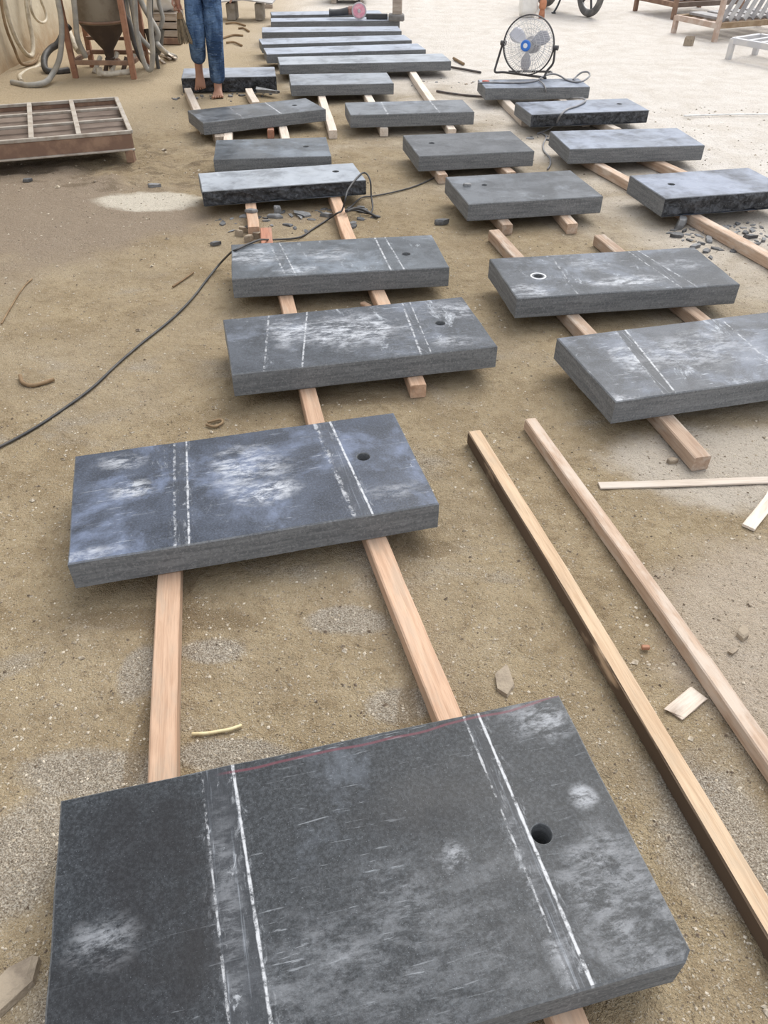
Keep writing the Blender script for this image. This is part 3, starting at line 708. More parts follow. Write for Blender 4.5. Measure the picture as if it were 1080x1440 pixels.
def wire(name, label, cat, pts, r, mat, k=6, n=8, group=None):
    return tag(MB().tube(pts, r, n, k=k).build(name, mat, None, pts[0]), label, cat, group)
wire('twig', 'pale yellow broken twig before the nearest slab', 'twig', [P(270, 1032, .006), P(293, 1031, .007), P(310, 1028, .006), P(322, 1026, .008), P(340, 1020, .006)], .0045, STRAW, 4)
wire('bent_twig', 'bent brown twig loop behind the second slab', 'twig', [P(290, 597, .006), P(302, 600, .006), P(313, 594, .006), P(309, 590, .006), P(292, 594, .008)], .005, TWIG, 5)
wire('bark_strip', 'curled bark strip on the sand at the left', 'twig', [P(28, 528, .012), P(32, 538, .008), P(45, 542, .008), P(62, 538, .008), P(76, 533, .010)], .008, TWIG, 5)
wire('twig', 'thin dark twig left of the fourth slab', 'twig', [P(243, 403, .005), P(255, 395, .006), P(272, 383, .005)], .005, TWIG, 4)
wire('twig', 'thin brown twig on the smooth mud at the left edge', 'twig', [P(2, 455, .004), P(15, 432, .005), P(32, 405, .004), P(45, 392, .004)], .004, TWIG, 4)
for k, (a, b) in enumerate([((317, 33), (345, 36)), ((312, 54), (342, 50)), ((318, 60), (340, 64)), ((335, 40), (350, 44))]):
    wire('twig', 'dark twig on the sand behind the walking person', 'twig', [P(*a, .01), (P(*a)+P(*b))/2+Vector((0, .03, .015)), P(*b, .01)], .012, TWIG, 4, group='twigs behind the walking person')
ROD = plain('white_plastic', (0.78, 0.77, 0.74), .5)
wire('plastic_conduit', 'thin white rod lying on the pale yard at the right', 'rod', [P(962, 163, .012), P(1020, 161, .012), P(1085, 161, .012)], .007, ROD, 2)

# tiny grit: far too many grains to count
r = random.Random(5); mb = MB()
oct_f = [(0, 2, 4), (2, 1, 4), (1, 3, 4), (3, 0, 4), (2, 0, 5), (1, 2, 5), (3, 1, 5), (0, 3, 5)]
cnt = 0
while cnt < 19000:
    py = r.uniform(150, 1440)**1.0; px = r.uniform(-420, 1500); q = P(px, py)
    if q.x < -3.7 or inside_any(q.x, q.y, .02) or on_batten(q): continue
    s = r.choice((.0018, .0022, .003, .004)) * (1 + .25*q.y) * r.uniform(.7, 1.25)
    if r.random() < .012: s *= 2.3
    a = r.uniform(0, 3.14); ca, sa = math.cos(a)*s, math.sin(a)*s; e = r.uniform(.5, .9); h = s*r.uniform(.4, .8)
    z0 = bump_at(q.x, q.y)
    mb.add([(q.x+ca, q.y+sa, z0+h*.2), (q.x-ca, q.y-sa, z0+h*.25), (q.x-sa*e, q.y+ca*e, z0+h*.2), (q.x+sa*e, q.y-ca*e, z0+h*.2), (q.x, q.y, z0+h), (q.x, q.y, z0-h*.4)], oct_f)
    cnt += 1
gm = Mat('grit', .9, .15); gv = gm.pos(); gn = gm.noise(gv, 45, 2)
gm.color(gm.mix(gm.step(gn, .45, .62), gm.mix(gm.step(gm.noise(gv, 33, 2), .4, .55), (.12, .09, .065), (.36, .30, .22)), (.58, .51, .41)))
tag(mb.build('grit', gm.m), 'loose grit and stone crumbs strewn over the earth', 'grit', None, 'stuff')

# ------------------------------------------------------------------ cords and cables
RUB = plain('black_rubber', (0.03, 0.03, 0.032), .55, col2=(.07, .065, .06)); RUBG = plain('grey_cable', (0.17, 0.17, 0.18), .5, col2=(.3, .29, .28))
z4, z5, z1, z0 = S['s4'].zt, S['s5'].zt, S['r1'].zt, S['r0'].zt
wire('power_cord', 'long black cord sweeping in from the left edge to the chip pile', 'cord',
  [P(-420, 720, .006), P(-230, 700, .006), P(-60, 655, .006), P(0, 628, .006), P(45, 604, .006), P(85, 578, .006), P(130, 545, .006), P(165, 512, .006), P(200, 482, .006), P(240, 450, .006), P(270, 420, .006), P(295, 388, .006),
   P(310, 370, .03), P(325, 355, z4-.02), P(333, 351, z4+.008), P(345, 345, z4+.008), P(360, 339, z4+.006), P(368, 337, z4-.03), P(385, 337, .02), P(420, 334, .006), P(440, 322, .006), P(462, 308, .012), P(474, 300, .075),
   P(480, 297, .075), P(483, 290, .10), P(486, 278, .15), P(489, 268, z5+.012), P(497, 256, z5+.007), P(506, 246, z5+.006), P(512, 243, z5+.006), P(517, 246, z5+.004), P(521, 256, z5-.02), P(522, 275, .05), P(524, 293, .008), P(518, 300, .008), P(500, 296, .02), P(486, 297, .07)], .0055, RUB, 6)
wire('power_cord', 'thin black cord curving from the chip pile to the middle column', 'cord',
  [P(486, 296, .085), P(494, 290, .03), P(508, 278, .01), P(523, 276, .006), P(550, 271, .006), P(580, 263, .006), P(600, 255, .006), P(612, 249, .008)], .005, RUB, 6)
wire('power_cord', 'stiff dark cable end pointing right in the chip pile', 'cord', [P(488, 297, .09), P(500, 293, .06), P(515, 297, .025), P(531, 306, .008)], .008, RUB, 5)
wire('power_cord', 'grey cable draped over the chiselled slab before the fan', 'cable',
  [P(767, 127, .01), P(790, 137, .02), P(818, 138.5, z1-.03), P(823, 142.5, z1+.007), P(812, 149, z1+.007), P(797, 154, z1+.007), P(790, 160, z1+.008), P(786, 166, z1-.03), P(782, 173, .08), P(774, 180, .03), P(766, 184, .01), P(756, 188, .008)], .008, RUBG, 6)
wire('power_cord', 'thin kinked cable trailing forward from the chips below the draped slab', 'cable',
  [P(760, 186, .008), P(768, 192, .006), P(764, 203, .006), P(765, 212, .006), P(773, 222, .006), P(774, 231, .006), P(770, 238, .006)], .006, RUBG, 6)
wire('power_cord', 'looped grey power cable lying on the fan slab', 'cable',
  [P(672, 116.5, z0+.006), P(690, 116, z0+.007), P(712, 116.5, z0+.007), P(740, 116, z0+.007), P(755, 113, z0+.007), P(765, 107, z0+.02), P(778, 104, z0+.03), P(788, 107, z0+.02), P(796, 112, z0+.008), P(808, 115.5, z0+.007), P(820, 114, z0+.02), P(829, 107, z0+.04), P(827, 101.5, z0+.06), P(818, 102, z0+.05), P(810, 108, z0+.02), P(806, 112, z0+.016)], .008, RUBG, 6)
wire('power_cord', 'short cable dangling over the front of the fan slab', 'cable', [P(758, 113, z0+.012), P(763, 117, z0+.010), P(766, 121, z0+.008), P(767.5, 125.5, z0-.01), P(768, 131, z0-.05)], .006, RUBG, 5)
STEELDK = plain('dark_rod', (0.06, 0.052, 0.05), .6, col2=(.14, .10, .08))
wire('reinforcing_rod', 'dark rod lying right of the nearest long slab', 'rod', [P(632, 94, .012), P(655, 98, .012), P(676, 102, .012)], .012, STEELDK, 2)
wire('reinforcing_rod', 'dark rod lying left of the fan slab front', 'rod', [P(614, 128, .010), P(645, 133, .010), P(681, 136, .010)], .010, STEELDK, 2)
wire('twig', 'stout brown stick behind the dark rods', 'twig', [P(638, 82, .015), P(652, 90, .012)], .015, TWIG, 2)
RED = plain('orange_red_cloth', (0.85, 0.13, 0.06), .7)
q = P(682, 116.5, z0); chip('crumpled orange red rag on the left end of the fan slab', (q.x, q.y, z0), .075, .02, RED, .1, cat='rag', name='rag')

# ------------------------------------------------------------------ steel tray at the left
RUST = plain('rusty_steel', (0.22, 0.135, 0.095), .75, .2, col2=(.34, .22, .15), scale=9, bump=.2)
RUST_DK = plain('dark_rusty_sheet', (0.12, 0.085, 0.065), .7, .2, col2=(.20, .155, .125), scale=5)
GALV = plain('dusty_angle_iron', (0.42, 0.38, 0.33), .65, .2, col2=(.30, .25, .2), scale=14)
zt = .185
FR, BR, FLc = P(184, 188, zt), P(160, 141, zt), P(0, 203, zt)
ex = (FR-FLc).normalized(); ey = Vector((-ex.y, ex.x, 0)); W = (BR-FR).dot(ey); Lt = 1.75
FL = FR - ex*Lt; BRr = FR + ey*W; BL = FL + ey*W
tr = thing('steel_tray', 'long rusty steel tray with a barred lid on the sand at the left', 'tray', loc=tuple((FR+BL)/2*1) and ((FR.x+BL.x)/2, (FR.y+BL.y)/2, 0))
up = Vector((0, 0, 1))
rail = lambda a, b, w_, h_, nm, mt: part(MB().bar(a, b, w_, h_), nm, mt, tr)
dz = up*.012
rail(FL+dz, FR+dz, .022, .024, 'lid_rail', GALV); rail(BL+dz, BRr+dz, .022, .024, 'lid_rail', GALV)
rail(FR+dz, BRr+dz, .032, .024, 'lid_rail', GALV); rail(FL+dz, BL+dz, .03, .024, 'lid_rail', GALV)
for f in (1/3, 2/3): rail(FL+ey*W*f+dz+up*.004, FR+ey*W*f+dz+up*.004, .022, .02, 'lid_bar', GALV)
for px in (42, 110):
    a = P(px+3, 198, zt); s = (a-FL).dot(ex); rail(FL+ex*s+dz+up*.006, FL+ex*s+ey*W+dz+up*.006, .034, .02, 'cross_bar', GALV)
for i, (o0, o1) in enumerate(((0, .33), (.34, .66), (.67, 1))):
    part(MB().bar(FL+ey*W*(o0+o1)/2-up*.03, FR+ey*W*(o0+o1)/2-up*.03, W*(o1-o0), .006), 'tray_sheet', RUST_DK, tr)
rail(FL-up*.05, FR-up*.05, .012, .10, 'side_plate', RUST); rail(BL-up*.05, BRr-up*.05, .012, .10, 'side_plate', RUST)
rail(FR-up*.05, BRr-up*.05, .012, .10, 'end_plate', RUST)
rail(FL-up*.10-ey*.012, FR-up*.10-ey*.012+ex*.01, .03, .012, 'lower_lip', GALV)
for c_ in (FR-ex*.03, FR-ex*.03+ey*W, FL+ex*.03, FL+ex*.03+ey*W):
    part(MB().bar(Vector((c_.x, c_.y, 0)), Vector((c_.x, c_.y, zt-.1)), .055, .055), 'leg', RUST, tr)

# ------------------------------------------------------------------ hopper on its steel frame
OCHRE = plain('rusty_frame_paint', (0.36, 0.19, 0.12), .7, .1, col2=(.25, .12, .075), scale=16)
DRUM = plain('dusty_drum', (0.27, 0.235, 0.185), .65, .2, col2=(.18, .14, .1), scale=7); CONE = plain('dark_hopper_cone', (0.07, 0.05, 0.04), .6, .2, col2=(.11, .08, .06), scale=7)
PIPE = plain('white_pipe', (0.62, 0.58, 0.50), .55, col2=(.42, .36, .28), scale=20)
hx0, hx1, hy0, hy1 = -3.12, -2.54, 8.62, 9.18
hp = thing('blasting_hopper', 'conical steel hopper on a rusty four legged frame beside the left wall', 'hopper', loc=((hx0+hx1)/2, (hy0+hy1)/2, 0))
for (a, b) in ((hx0, hy0), (hx1, hy0), (hx0, hy1), (hx1, hy1)):
    part(MB().bar((a, b, -.005), (a, b, 1.0), .05, .05, (0, 1, 0)), 'leg', OCHRE, hp)
for z in (.135, .97):
    for a, b in (((hx0, hy0), (hx1, hy0)), ((hx0, hy1), (hx1, hy1)), ((hx0, hy0), (hx0, hy1)), ((hx1, hy0), (hx1, hy1))):
        part(MB().bar((*a, z), (*b, z), .03, .04), 'cross_rail', RUST, hp)
cxh, cyh = (hx0+hx1)/2+.0, (hy0+hy1)/2
part(MB().bar((hx0+.02, cyh+.2, .27), (hx1, cyh+.2, .27), .03, .03), 'cross_rail', RUST, hp)
drum = part(MB().lathe([(.235, .44), (.25, .46), (.25, 1.15), (.235, 1.17), (.19, 1.3), (.07, 1.36), (0.02, 1.37)], Matrix.Translation((cxh, cyh, 0)), 32), 'drum', DRUM, hp)
part(MB().torus((cxh, cyh, .46), .252, .012), 'rim_band', RUST, hp)
part(MB().lathe([(.235, .44), (.05, .20), (.045, .16), (.035, .13)], Matrix.Translation((cxh, cyh, 0)), 32), 'cone', CONE, hp)
vv = part(MB().cyl((cxh, cyh, .14), (cxh, cyh, .03), .028).box((cxh, cyh, .11), (.09, .07, .06), None, .01), 'outlet_valve', CONE, hp)
part(MB().tube([(cxh+.05, cyh-.05, .11), (cxh+.1, cyh-.1, .115)], .01, 8, k=1).cyl((cxh+.1, cyh-.13, .115), (cxh+.1, cyh-.08, .115), .03), 'valve_handle', RUST, hp)
part(MB().tube([(cxh-.05, hy0+.02, .035), (cxh+.04, hy0+.02, .035), (cxh+.16, hy0+.03, .045), (cxh+.26, hy0+.08, .045)], .026, 10).cyl((cxh-.05, hy0+.02, .02), (cxh-.05, hy0+.02, .09), .03), 'outlet_pipe', PIPE, hp)
for k in range(5):
    a = cxh-.18+.09*k; part(MB().cyl((a, cyh+.05*((k % 2)*2-1), .0), (a+.05, cyh+.1, .12+.02*(k % 3)), .022), 'pipe_fitting', RUST_DK if k % 2 else PIPE, hp)

# ------------------------------------------------------------------ hoses
HOSE_C = plain('cream_hose', (0.60, 0.53, 0.41), .6, col2=(.42, .35, .25), scale=18); HOSE_G = plain('grey_hose', (0.27, 0.26, 0.235), .55, col2=(.40, .37, .32), scale=10)
HOSE_K = plain('black_hose', (0.05, 0.047, 0.043), .5, col2=(.10, .09, .08))
s7 = lambda a, b: (a/5.4, b/5.4); s8 = lambda a, b: (130+a/4.909, b/4.909)
wx = -3.72
HANG = [0]
def hose(label, pts, r, mat, name='rubber_hose', group='hoses around the hopper'):
    pts = [Vector(p) for p in pts]
    def hang(p):      # hoses run on upwards to the wall hooks or over the top rail of the hopper frame
        if p.z < .48: return []
        if p.x < -3.4: return [Vector((max(p.x, -3.76), p.y + .02, 1.05)), Vector((max(p.x, -3.77), p.y + .03, 1.12))]
        if p.x < -2.95: return [Vector((p.x*.5 + (hx0-.04)*.5, p.y, .92)), Vector((hx0-.05, hy0-.02, 1.03)), Vector((hx0-.07, hy0+.04, .98))]
        HANG[0] += 1; yy = hy0 + .06*HANG[0]      # each hangs at its own place along the right top rail
        return [Vector((p.x*.5 + (hx1+.07)*.5, p.y*.4 + yy*.6, .90)), Vector((hx1+.06, yy, 1.0)), Vector((hx1+.045, yy, 1.03))]
    pts = list(reversed(hang(pts[0]))) + pts + hang(pts[-1])
    return wire(name, label, 'hose', pts, r, mat, 6, 10, group)
hose('cream hose hanging in a long loop on the left wall', [PX(*s7(20, -160), wx), PX(*s7(35, 0), wx), PX(*s7(75, 170), wx), PX(*s7(130, 310), wx), PX(*s7(190, 400), wx), PX(*s7(235, 425), wx), PX(*s7(250, 380), wx), PX(*s7(245, 280), wx), PX(*s7(215, 130), wx), PX(*s7(200, 0), wx), PX(*s7(190, -160), wx)], .022, HOSE_C)
hose('small cream hose loop high on the left wall', [PX(*s7(228, -100), wx+.05), PX(*s7(232, 40), wx+.05), PX(*s7(250, 105), wx+.05), PX(*s7(285, 155), wx+.05), PX(*s7(325, 172), wx+.05), PX(*s7(350, 150), wx+.05), PX(*s7(345, 90), wx+.05), PX(*s7(310, 0), wx+.05), PX(*s7(290, -90), wx+.05)], .014, HOSE_C)
hose('thin brown stained hose on the wall, falling to the sand at far left', [PX(*s7(0, -60), wx+.02), PX(*s7(15, 60), wx+.02), PX(*s7(50, 220), wx+.02), PX(*s7(110, 370), wx+.02), PX(*s7(165, 485), wx+.03), P(48, 88, .06), P(55, 76, .08)], .014, TWIG)
hose('thick grey hose falling before the hopper and curling on the sand', [PY(*s7(420, -150), 8.5), PY(*s7(440, 0), 8.5), PY(*s7(465, 150), 8.5), PY(*s7(468, 300), 8.48), PY(*s7(450, 450), 8.45), PY(*s7(400, 560), 8.4), P(63, 116, .04), P(41, 120, .03), P(28, 118, .03), P(17, 116, .03)], .026, HOSE_G)
hose('black hose curled in a wide bend left of the hopper frame', [P(97, 99, .03), P(82, 101, .03), P(66, 99, .05), PY(*s7(335, 480), 8.75), PY(*s7(345, 420), 8.85), PY(*s7(385, 370), 8.95), PY(*s7(440, 330), 9.0), PY(*s7(490, 240), 9.1), PY(*s7(530, 200), 9.15)], .032, HOSE_K)
hose('dark grey hose running down the left side of the hopper drum', [PY(*s7(545, -100), 8.5), PY(*s7(560, 0), 8.5), PY(*s7(575, 150), 8.5), PY(*s7(585, 270), 8.52), PY(*s7(610, 350), 8.56), PY(*s7(650, 430), 8.62)], .026, HOSE_G)
hose('cream ribbed hose lying behind the left frame leg', [PY(*s7(515, 220), 9.3), PY(*s7(540, 280), 9.2), PY(*s7(570, 350), 9.1), PY(*s7(600, 390), 9.0)], .03, HOSE_C)
hose('pale hose coil end on the sand by the wall', [P(30, 114, .03), P(28, 107, .03), P(38, 100, .03), P(52, 95, .03), P(58, 90, .05)], .02, HOSE_C)
R8 = lambda pts, Y, dy=0: [PY(*s8(*p), Y + dy*i) for i, p in enumerate(pts)]
hose('long grey hose loop reaching lowest right of the hopper', R8([(285, -80), (295, 60), (300, 160), (312, 250), (335, 360), (365, 455), (390, 482), (410, 462), (416, 350), (404, 200), (392, 60), (388, -80)], 8.62), .024, HOSE_G)
hose('dark hose hugging the right frame leg', R8([(215, 60), (250, 150), (285, 290), (330, 400), (375, 455), (395, 478)], 8.72), .022, HOSE_K)
hose('grey hose bending outward with a blunt free end on the sand', R8([(315, -60), (345, 30), (400, 130), (452, 225), (445, 290), (470, 330)], 8.9)+[P(*s8(520, 372), .03), P(*s8(572, 395), .03)], .026, HOSE_G)
hose('pale grey hose crossing high in the bundle', R8([(255, -60), (275, 60), (300, 190), (335, 260), (370, 300), (400, 330)], 8.8), .022, HOSE_G)
hose('short dark hose hanging nearest the white sack', R8([(440, -60), (462, 40), (485, 120), (478, 165), (465, 195)], 9.2), .022, HOSE_G)
hose('black hose in the middle of the bundle', R8([(395, -80), (402, 40), (405, 130), (420, 200), (455, 260)], 9.0), .024, HOSE_K)
hose('grey hose looped behind the right frame leg', R8([(235, -60), (240, 60), (260, 160), (300, 260), (320, 350), (350, 430)], 9.0), .022, HOSE_G)
tag(MB().lathe([(.11, .34), (.10, .33), (.06, .16), (.03, .12)], Matrix.Translation((-2.42, 9.14, 0)) @ Matrix.Rotation(-.25, 4, 'X'), 18).tube([(-2.42, 9.143, .14), (-2.42, 9.14, -.01)], .02, 8, k=1).build('funnel', plain('grey_funnel', (.09, .09, .088), .5), None, (-2.42, 9.14, 0)), 'dark grey funnel among the hoses right of the hopper', 'funnel')
for k, (a, b) in enumerate([((375, 350), (500, 440)), ((390, 345), (540, 420)), ((420, 335), (580, 425)), ((440, 400), (470, 445)), ((470, 380), (560, 430))]):
    A_, B_ = P(*s8(*a)), P(*s8(*b)); batten('pale wood strip in the loose heap right of the hoses', A_, B_, WOOD_PALE, .03, .012, name='wood_strip', cat='wood strip', group='wood strips right of the hoses', warp=0, z=.0125*k)
# crate, sack
CRATE = plain('grey_crate', (0.30, 0.27, 0.23), .8, col2=(.2, .17, .13)); SACK = plain('white_sack', (0.80, 0.78, 0.74), .7, var=.06, scale=6, bump=.25)
q = P(236, 63); cr = thing('wooden_crate', 'low grey crate on a rusty base under the white sack', 'crate', loc=(q.x-.02, q.y+.22, 0))
bx, by = q.x-.02, q.y+.22
part(MB().box((bx, by, .035), (.36, .42, .07), None, .006), 'base', RUST, cr)
for z in (.11, .19, .27): part(MB().box((bx, by-.19, z), (.32, .02, .065), None, .004), 'board', WOOD_GREY, cr); part(MB().box((bx, by+.19, z), (.32, .02, .065), None, .004), 'board', WOOD_GREY, cr)
for sx_ in (-1, 1): part(MB().box((bx+sx_*.15, by, .185), (.02, .36, .23), None, .004), 'end_panel', CRATE, cr)
part(MB().box((bx, by, .305), (.33, .42, .012), None, .003), 'lid', WOOD_GREY, cr)
def sack(name, label, c, size, mat, lump=.12, sd=1, cat='sack'):
    bm = bmesh.new(); bmesh.ops.create_icosphere(bm, subdivisions=4, radius=1.0)
    for v in bm.verts:
        p = v.co; q = Vector([math.copysign(abs(t)**.6, t) for t in p]); k = 1 + lump*mnoise.noise(p*2.2+Vector((sd, 0, 0))) + lump*.5*mnoise.noise(p*6)
        v.co = Vector((q.x*size[0]*k, q.y*size[1]*k, max(-size[2], q.z*size[2]*k)))
    mb = MB().bm(bm, True); ob = mb.build(name, mat); ob.location = (c[0], c[1], c[2]+size[2]); return tag(ob, label, cat)
sack('cement_sack', 'white sack standing on the grey crate behind the hoses', (bx, by, .312), (.19, .15, .32), SACK)
# low bench behind the person
SHEET = plain('grey_sheet', (0.45, 0.44, 0.43), .5, .3, col2=(.3, .28, .26))
q = P(333, 30); bn = thing('low_bench', 'low bench of a bent grey sheet on two blocks behind the person', 'bench', loc=(q.x+.1, q.y+.2, 0))
ox, oy = q.x+.1, q.y+.2
part(MB().box((ox-.18, oy, .1), (.12, .3, .2), None, .01), 'block', CRATE, bn); part(MB().box((ox+.2, oy, .1), (.1, .3, .2), None, .01), 'block', CRATE, bn)
part(MB().add([(ox-.4, oy-.2, .20), (ox, oy-.2, .24), (ox+.4, oy-.22, .20), (ox-.4, oy+.2, .20), (ox, oy+.2, .24), (ox+.4, oy+.2, .20), (ox-.4, oy-.2, .215), (ox, oy-.2, .255), (ox+.4, oy-.22, .215), (ox-.4, oy+.2, .215), (ox, oy+.2, .255), (ox+.4, oy+.2, .215)],
  [(0, 3, 4, 1), (1, 4, 5, 2), (6, 7, 10, 9), (7, 8, 11, 10), (0, 1, 7, 6), (1, 2, 8, 7), (3, 9, 10, 4), (4, 10, 11, 5), (0, 6, 9, 3), (2, 5, 11, 8)]), 'sheet', SHEET, bn)

# ------------------------------------------------------------------ floor fan
CHROME = plain('fan_wire', (0.62, 0.62, 0.63), .4, .3, var=.05); TUBE = plain('fan_tube', (0.085, 0.08, 0.08), .45, .4); BLADE = plain('fan_blade', (0.55, 0.55, 0.60), .4, .2, var=.05)
BLUE = plain('blue_badge', (0.05, 0.22, 0.72), .4, var=.1); MOTOR = plain('fan_motor', (0.16, 0.155, 0.17), .5, .2); WHITEP = plain('badge_white', (.85, .87, .9), .5, var=.03)
fb = P(742, 108, z0); fx, fy = fb.x, fb.y+.05
fan = thing('floor_fan', 'large caged metal floor fan with a blue badge, standing on a slab', 'fan', loc=(fx, fy, z0))
fc = Vector((fx-.015, fy, z0+.246)); Rf = .236
ax = Vector((-.42, -.88, .10)).normalized(); qz = ax.to_track_quat('Z', 'Y').to_matrix()
def fp(r_, a, d): return fc + qz @ Vector((r_*math.cos(a), r_*math.sin(a), d))
mbf = MB(); mbb = MB()
mbr = MB().torus(fc, Rf, .006, ax, 48).torus(fc+ax*.02, Rf, .004, ax, 48)
part(mbr, 'cage_ring', TUBE, fan)
prof_f = [(.045, .095), (.10, .093), (.17, .08), (.21, .05), (Rf, .01)]
prof_b = [(.06, -.10), (.13, -.095), (.20, -.07), (.225, -.035), (Rf, .0)]
nw = 64
for i in range(nw):
    a = 2*math.pi*i/nw
    mbf.tube([fp(r_, a + .5*(1-r_/Rf), d) for r_, d in prof_f], .0016, 4, k=3, caps=False)
    if i % 2 == 0: mbb.tube([fp(r_, a, d) for r_, d in prof_b], .0016, 4, k=3, caps=False)
for r_, d in ((.10, .093), (.135, .088), (.17, .08), (.21, .05)): mbf.torus(fc+ax*d, r_, .0018, ax, 36, 4)
for r_, d in ((.13, -.095), (.20, -.07)): mbb.torus(fc+ax*d, r_, .0018, ax, 36, 4)
part(mbf, 'front_grille', CHROME, fan); part(mbb, 'back_grille', CHROME, fan)
M4 = Matrix.Translation(fc) @ qz.to_4x4()
bd = part(MB().lathe([(.046, .088), (.046, .10), (.038, .106)], M4, 24), 'badge', BLUE, fan)
part(MB().lathe([(.020, .1065), (.020, .109)], M4, 20), 'badge_emblem', WHITEP, bd).location = (0, 0, 0)
part(MB().lathe([(.045, -.05), (.055, -.06), (.07, -.09), (.07, -.17), (.055, -.20), (.02, -.205)], M4, 24), 'motor', MOTOR, fan)
part(MB().lathe([(.05, -.02), (.05, .03), (.035, .045)], M4, 20), 'hub', MOTOR, fan)
for k in range(3):
    a0 = 2*math.pi*k/3 + .5; V_ = []; F_ = []
    nr, na = 7, 5
    for side in (0, 1):
        for i in range(nr+1):
            r_ = .045 + (.20-.045)*i/nr; wdh = .25 + .55*math.sin(math.pi*min(1, .2+.75*i/nr))
            for j in range(na+1):
                t = j/na - .5; V_.append(fp(r_, a0 + t*wdh*1.1, .012 + t*.055 - .004*side))
    off = (nr+1)*(na+1)
    for i in range(nr):
        for j in range(na):
            q_ = (i*(na+1)+j, i*(na+1)+j+1, (i+1)*(na+1)+j+1, (i+1)*(na+1)+j); F_.append(q_); F_.append(tuple(off+t for t in reversed(q_)))
    ring_ = [j for j in range(na+1)] + [i*(na+1)+na for i in range(1, nr+1)] + [nr*(na+1)+j for j in reversed(range(na))] + [i*(na+1) for i in reversed(range(1, nr))]
    for i in range(len(ring_)): a_, b_ = ring_[i], ring_[(i+1) % len(ring_)]; F_.append((a_, off+a_, off+b_, b_))
    part(MB().add(V_, F_, True), 'blade', BLADE, fan)
hz = Vector((ax.y, -ax.x, 0)).normalized()*-1     # horizontal axis across the fan
lft = fc - hz*(Rf+.012); rgt = fc + hz*(Rf+.012)
if lft.x > rgt.x: lft, rgt = rgt, lft; hz = -hz
fw = Vector((ax.x, ax.y, 0)).normalized()
zf = z0+.011
part(MB().tube([lft, lft-up*.12-hz*.03, Vector((lft.x-.045, lft.y, zf+.05)), Vector((lft.x-.04, lft.y, zf))+fw*.02, Vector((lft.x+.05, lft.y, zf))+fw*.03, Vector((fc.x, fc.y, zf))+fw*.03,
  Vector((rgt.x-.05, rgt.y, zf))+fw*.03, Vector((rgt.x-.06, rgt.y, zf))+fw*.02, Vector((rgt.x-.045, rgt.y, zf+.05)), rgt-up*.12, rgt], .010, 10), 'stand_tube', TUBE, fan)
part(MB().tube([Vector((fc.x-.2, fc.y, zf))-fw*.13, Vector((fc.x, fc.y, zf))-fw*.15, Vector((fc.x+.2, fc.y, zf))-fw*.13, Vector((fc.x+.2, fc.y, zf))+fw*.02], .010, 8), 'stand_tube', TUBE, fan)
for e_ in (lft, rgt): part(MB().cyl(e_-hz*.02, e_+hz*.03, .02), 'pivot_knob', TUBE, fan)

# white sack and terracotta jar seen above the fan
q = P(743, 26); sack('plastic_sack', 'bright white plastic sack on the yard seen just above the fan', (q.x, q.y+.15, -.005), (.13, .12, .24), SACK, .12, 4)
TERRA = plain('terracotta', (0.55, 0.24, 0.13), .7)
q = P(752, 25); tag(MB().lathe([(.03, 0), (.045, .01), (.04, .07), (.032, .10)], None, 16).lathe([(.03, .10), (.05, .12), (.052, .19), (.04, .23), (.022, .25), (.026, .28)], None, 18).build('clay_jar', TERRA), 'orange brown jar beside the white sack above the fan', 'jar').location = (q.x+.09, q.y-.02, 0)

# ------------------------------------------------------------------ grinder and post on the back row
GRB = plain('grinder_body', (.06, .06, .062), .5); GRH = plain('grinder_head', (.30, .17, .14), .5, .3); PINK = plain('pink_disc', (.75, .30, .40), .6, col2=(.85, .5, .55), scale=30); GREY = plain('disc_rim', (.55, .5, .52), .5)
zg = S['f5'].zt; dc = PY(505, 17, S['f5'].ctr.y-.02)
dc.z = zg + .095
gr = thing('angle_grinder', 'black grinder with a pink cutting disc on a long slab', 'grinder', loc=(dc.x, dc.y, zg))
My = Matrix.Translation(dc) @ Matrix.Rotation(math.pi/2, 4, 'X')
disc = part(MB().lathe([(.092, -.004), (.094, 0), (.092, .004)], My, 32), 'guard_rim', GREY, gr)
part(MB().lathe([(.076, .004), (.076, .008)], My, 32), 'cutting_disc', PINK, gr); part(MB().lathe([(.022, .008), (.018, .02)], My, 16), 'clamp_nut', GREY, gr)
part(MB().lathe([(.05, -.012), (.055, -.03), (.05, -.07), (.035, -.085)], My, 20).bar(dc+Vector((-.03, .05, 0)), dc+Vector((-.15, .05, -.005)), .09, .09, bev=.02), 'gear_head', GRH, gr)
part(MB().tube([dc+Vector((-.14, .05, -.01)), dc+Vector((-.24, .05, -.025)), dc+Vector((-.33, .05, -.03)), dc+Vector((-.38, .05, -.03))], lambda t: .045-.008*math.sin(t*3.1), 12), 'body', GRB, gr)
part(MB().tube([dc+Vector((0, .04, .03)), dc+Vector((0, .03, .12)), dc+Vector((-.005, .03, .2))], .016, 10), 'side_handle', GRB, gr)
part(MB().bar((dc.x+.09, dc.y+.05, zg+.03), (dc.x+.36, dc.y+.06, zg+.03), .05, .06, bev=.006), 'base_bar', GRB, gr)
q = P(543, 27, S['f5'].zt); ps = thing('standing_post', 'weathered grey post with a block foot at the end of the back row', 'post', loc=(dc.x+.48, dc.y-.02, zg))
px_, py_ = dc.x+.48, dc.y-.02
part(MB().bar((px_, py_, zg), (px_, py_, zg+.75), .12, .10, (0, 1, 0), .012), 'shaft', WOOD_GREY, ps)
part(MB().box((px_-.01, py_-.01, zg+.035), (.2, .18, .07), None, .015), 'foot_block', plain('post_foot', (.18, .17, .16), .7), ps)
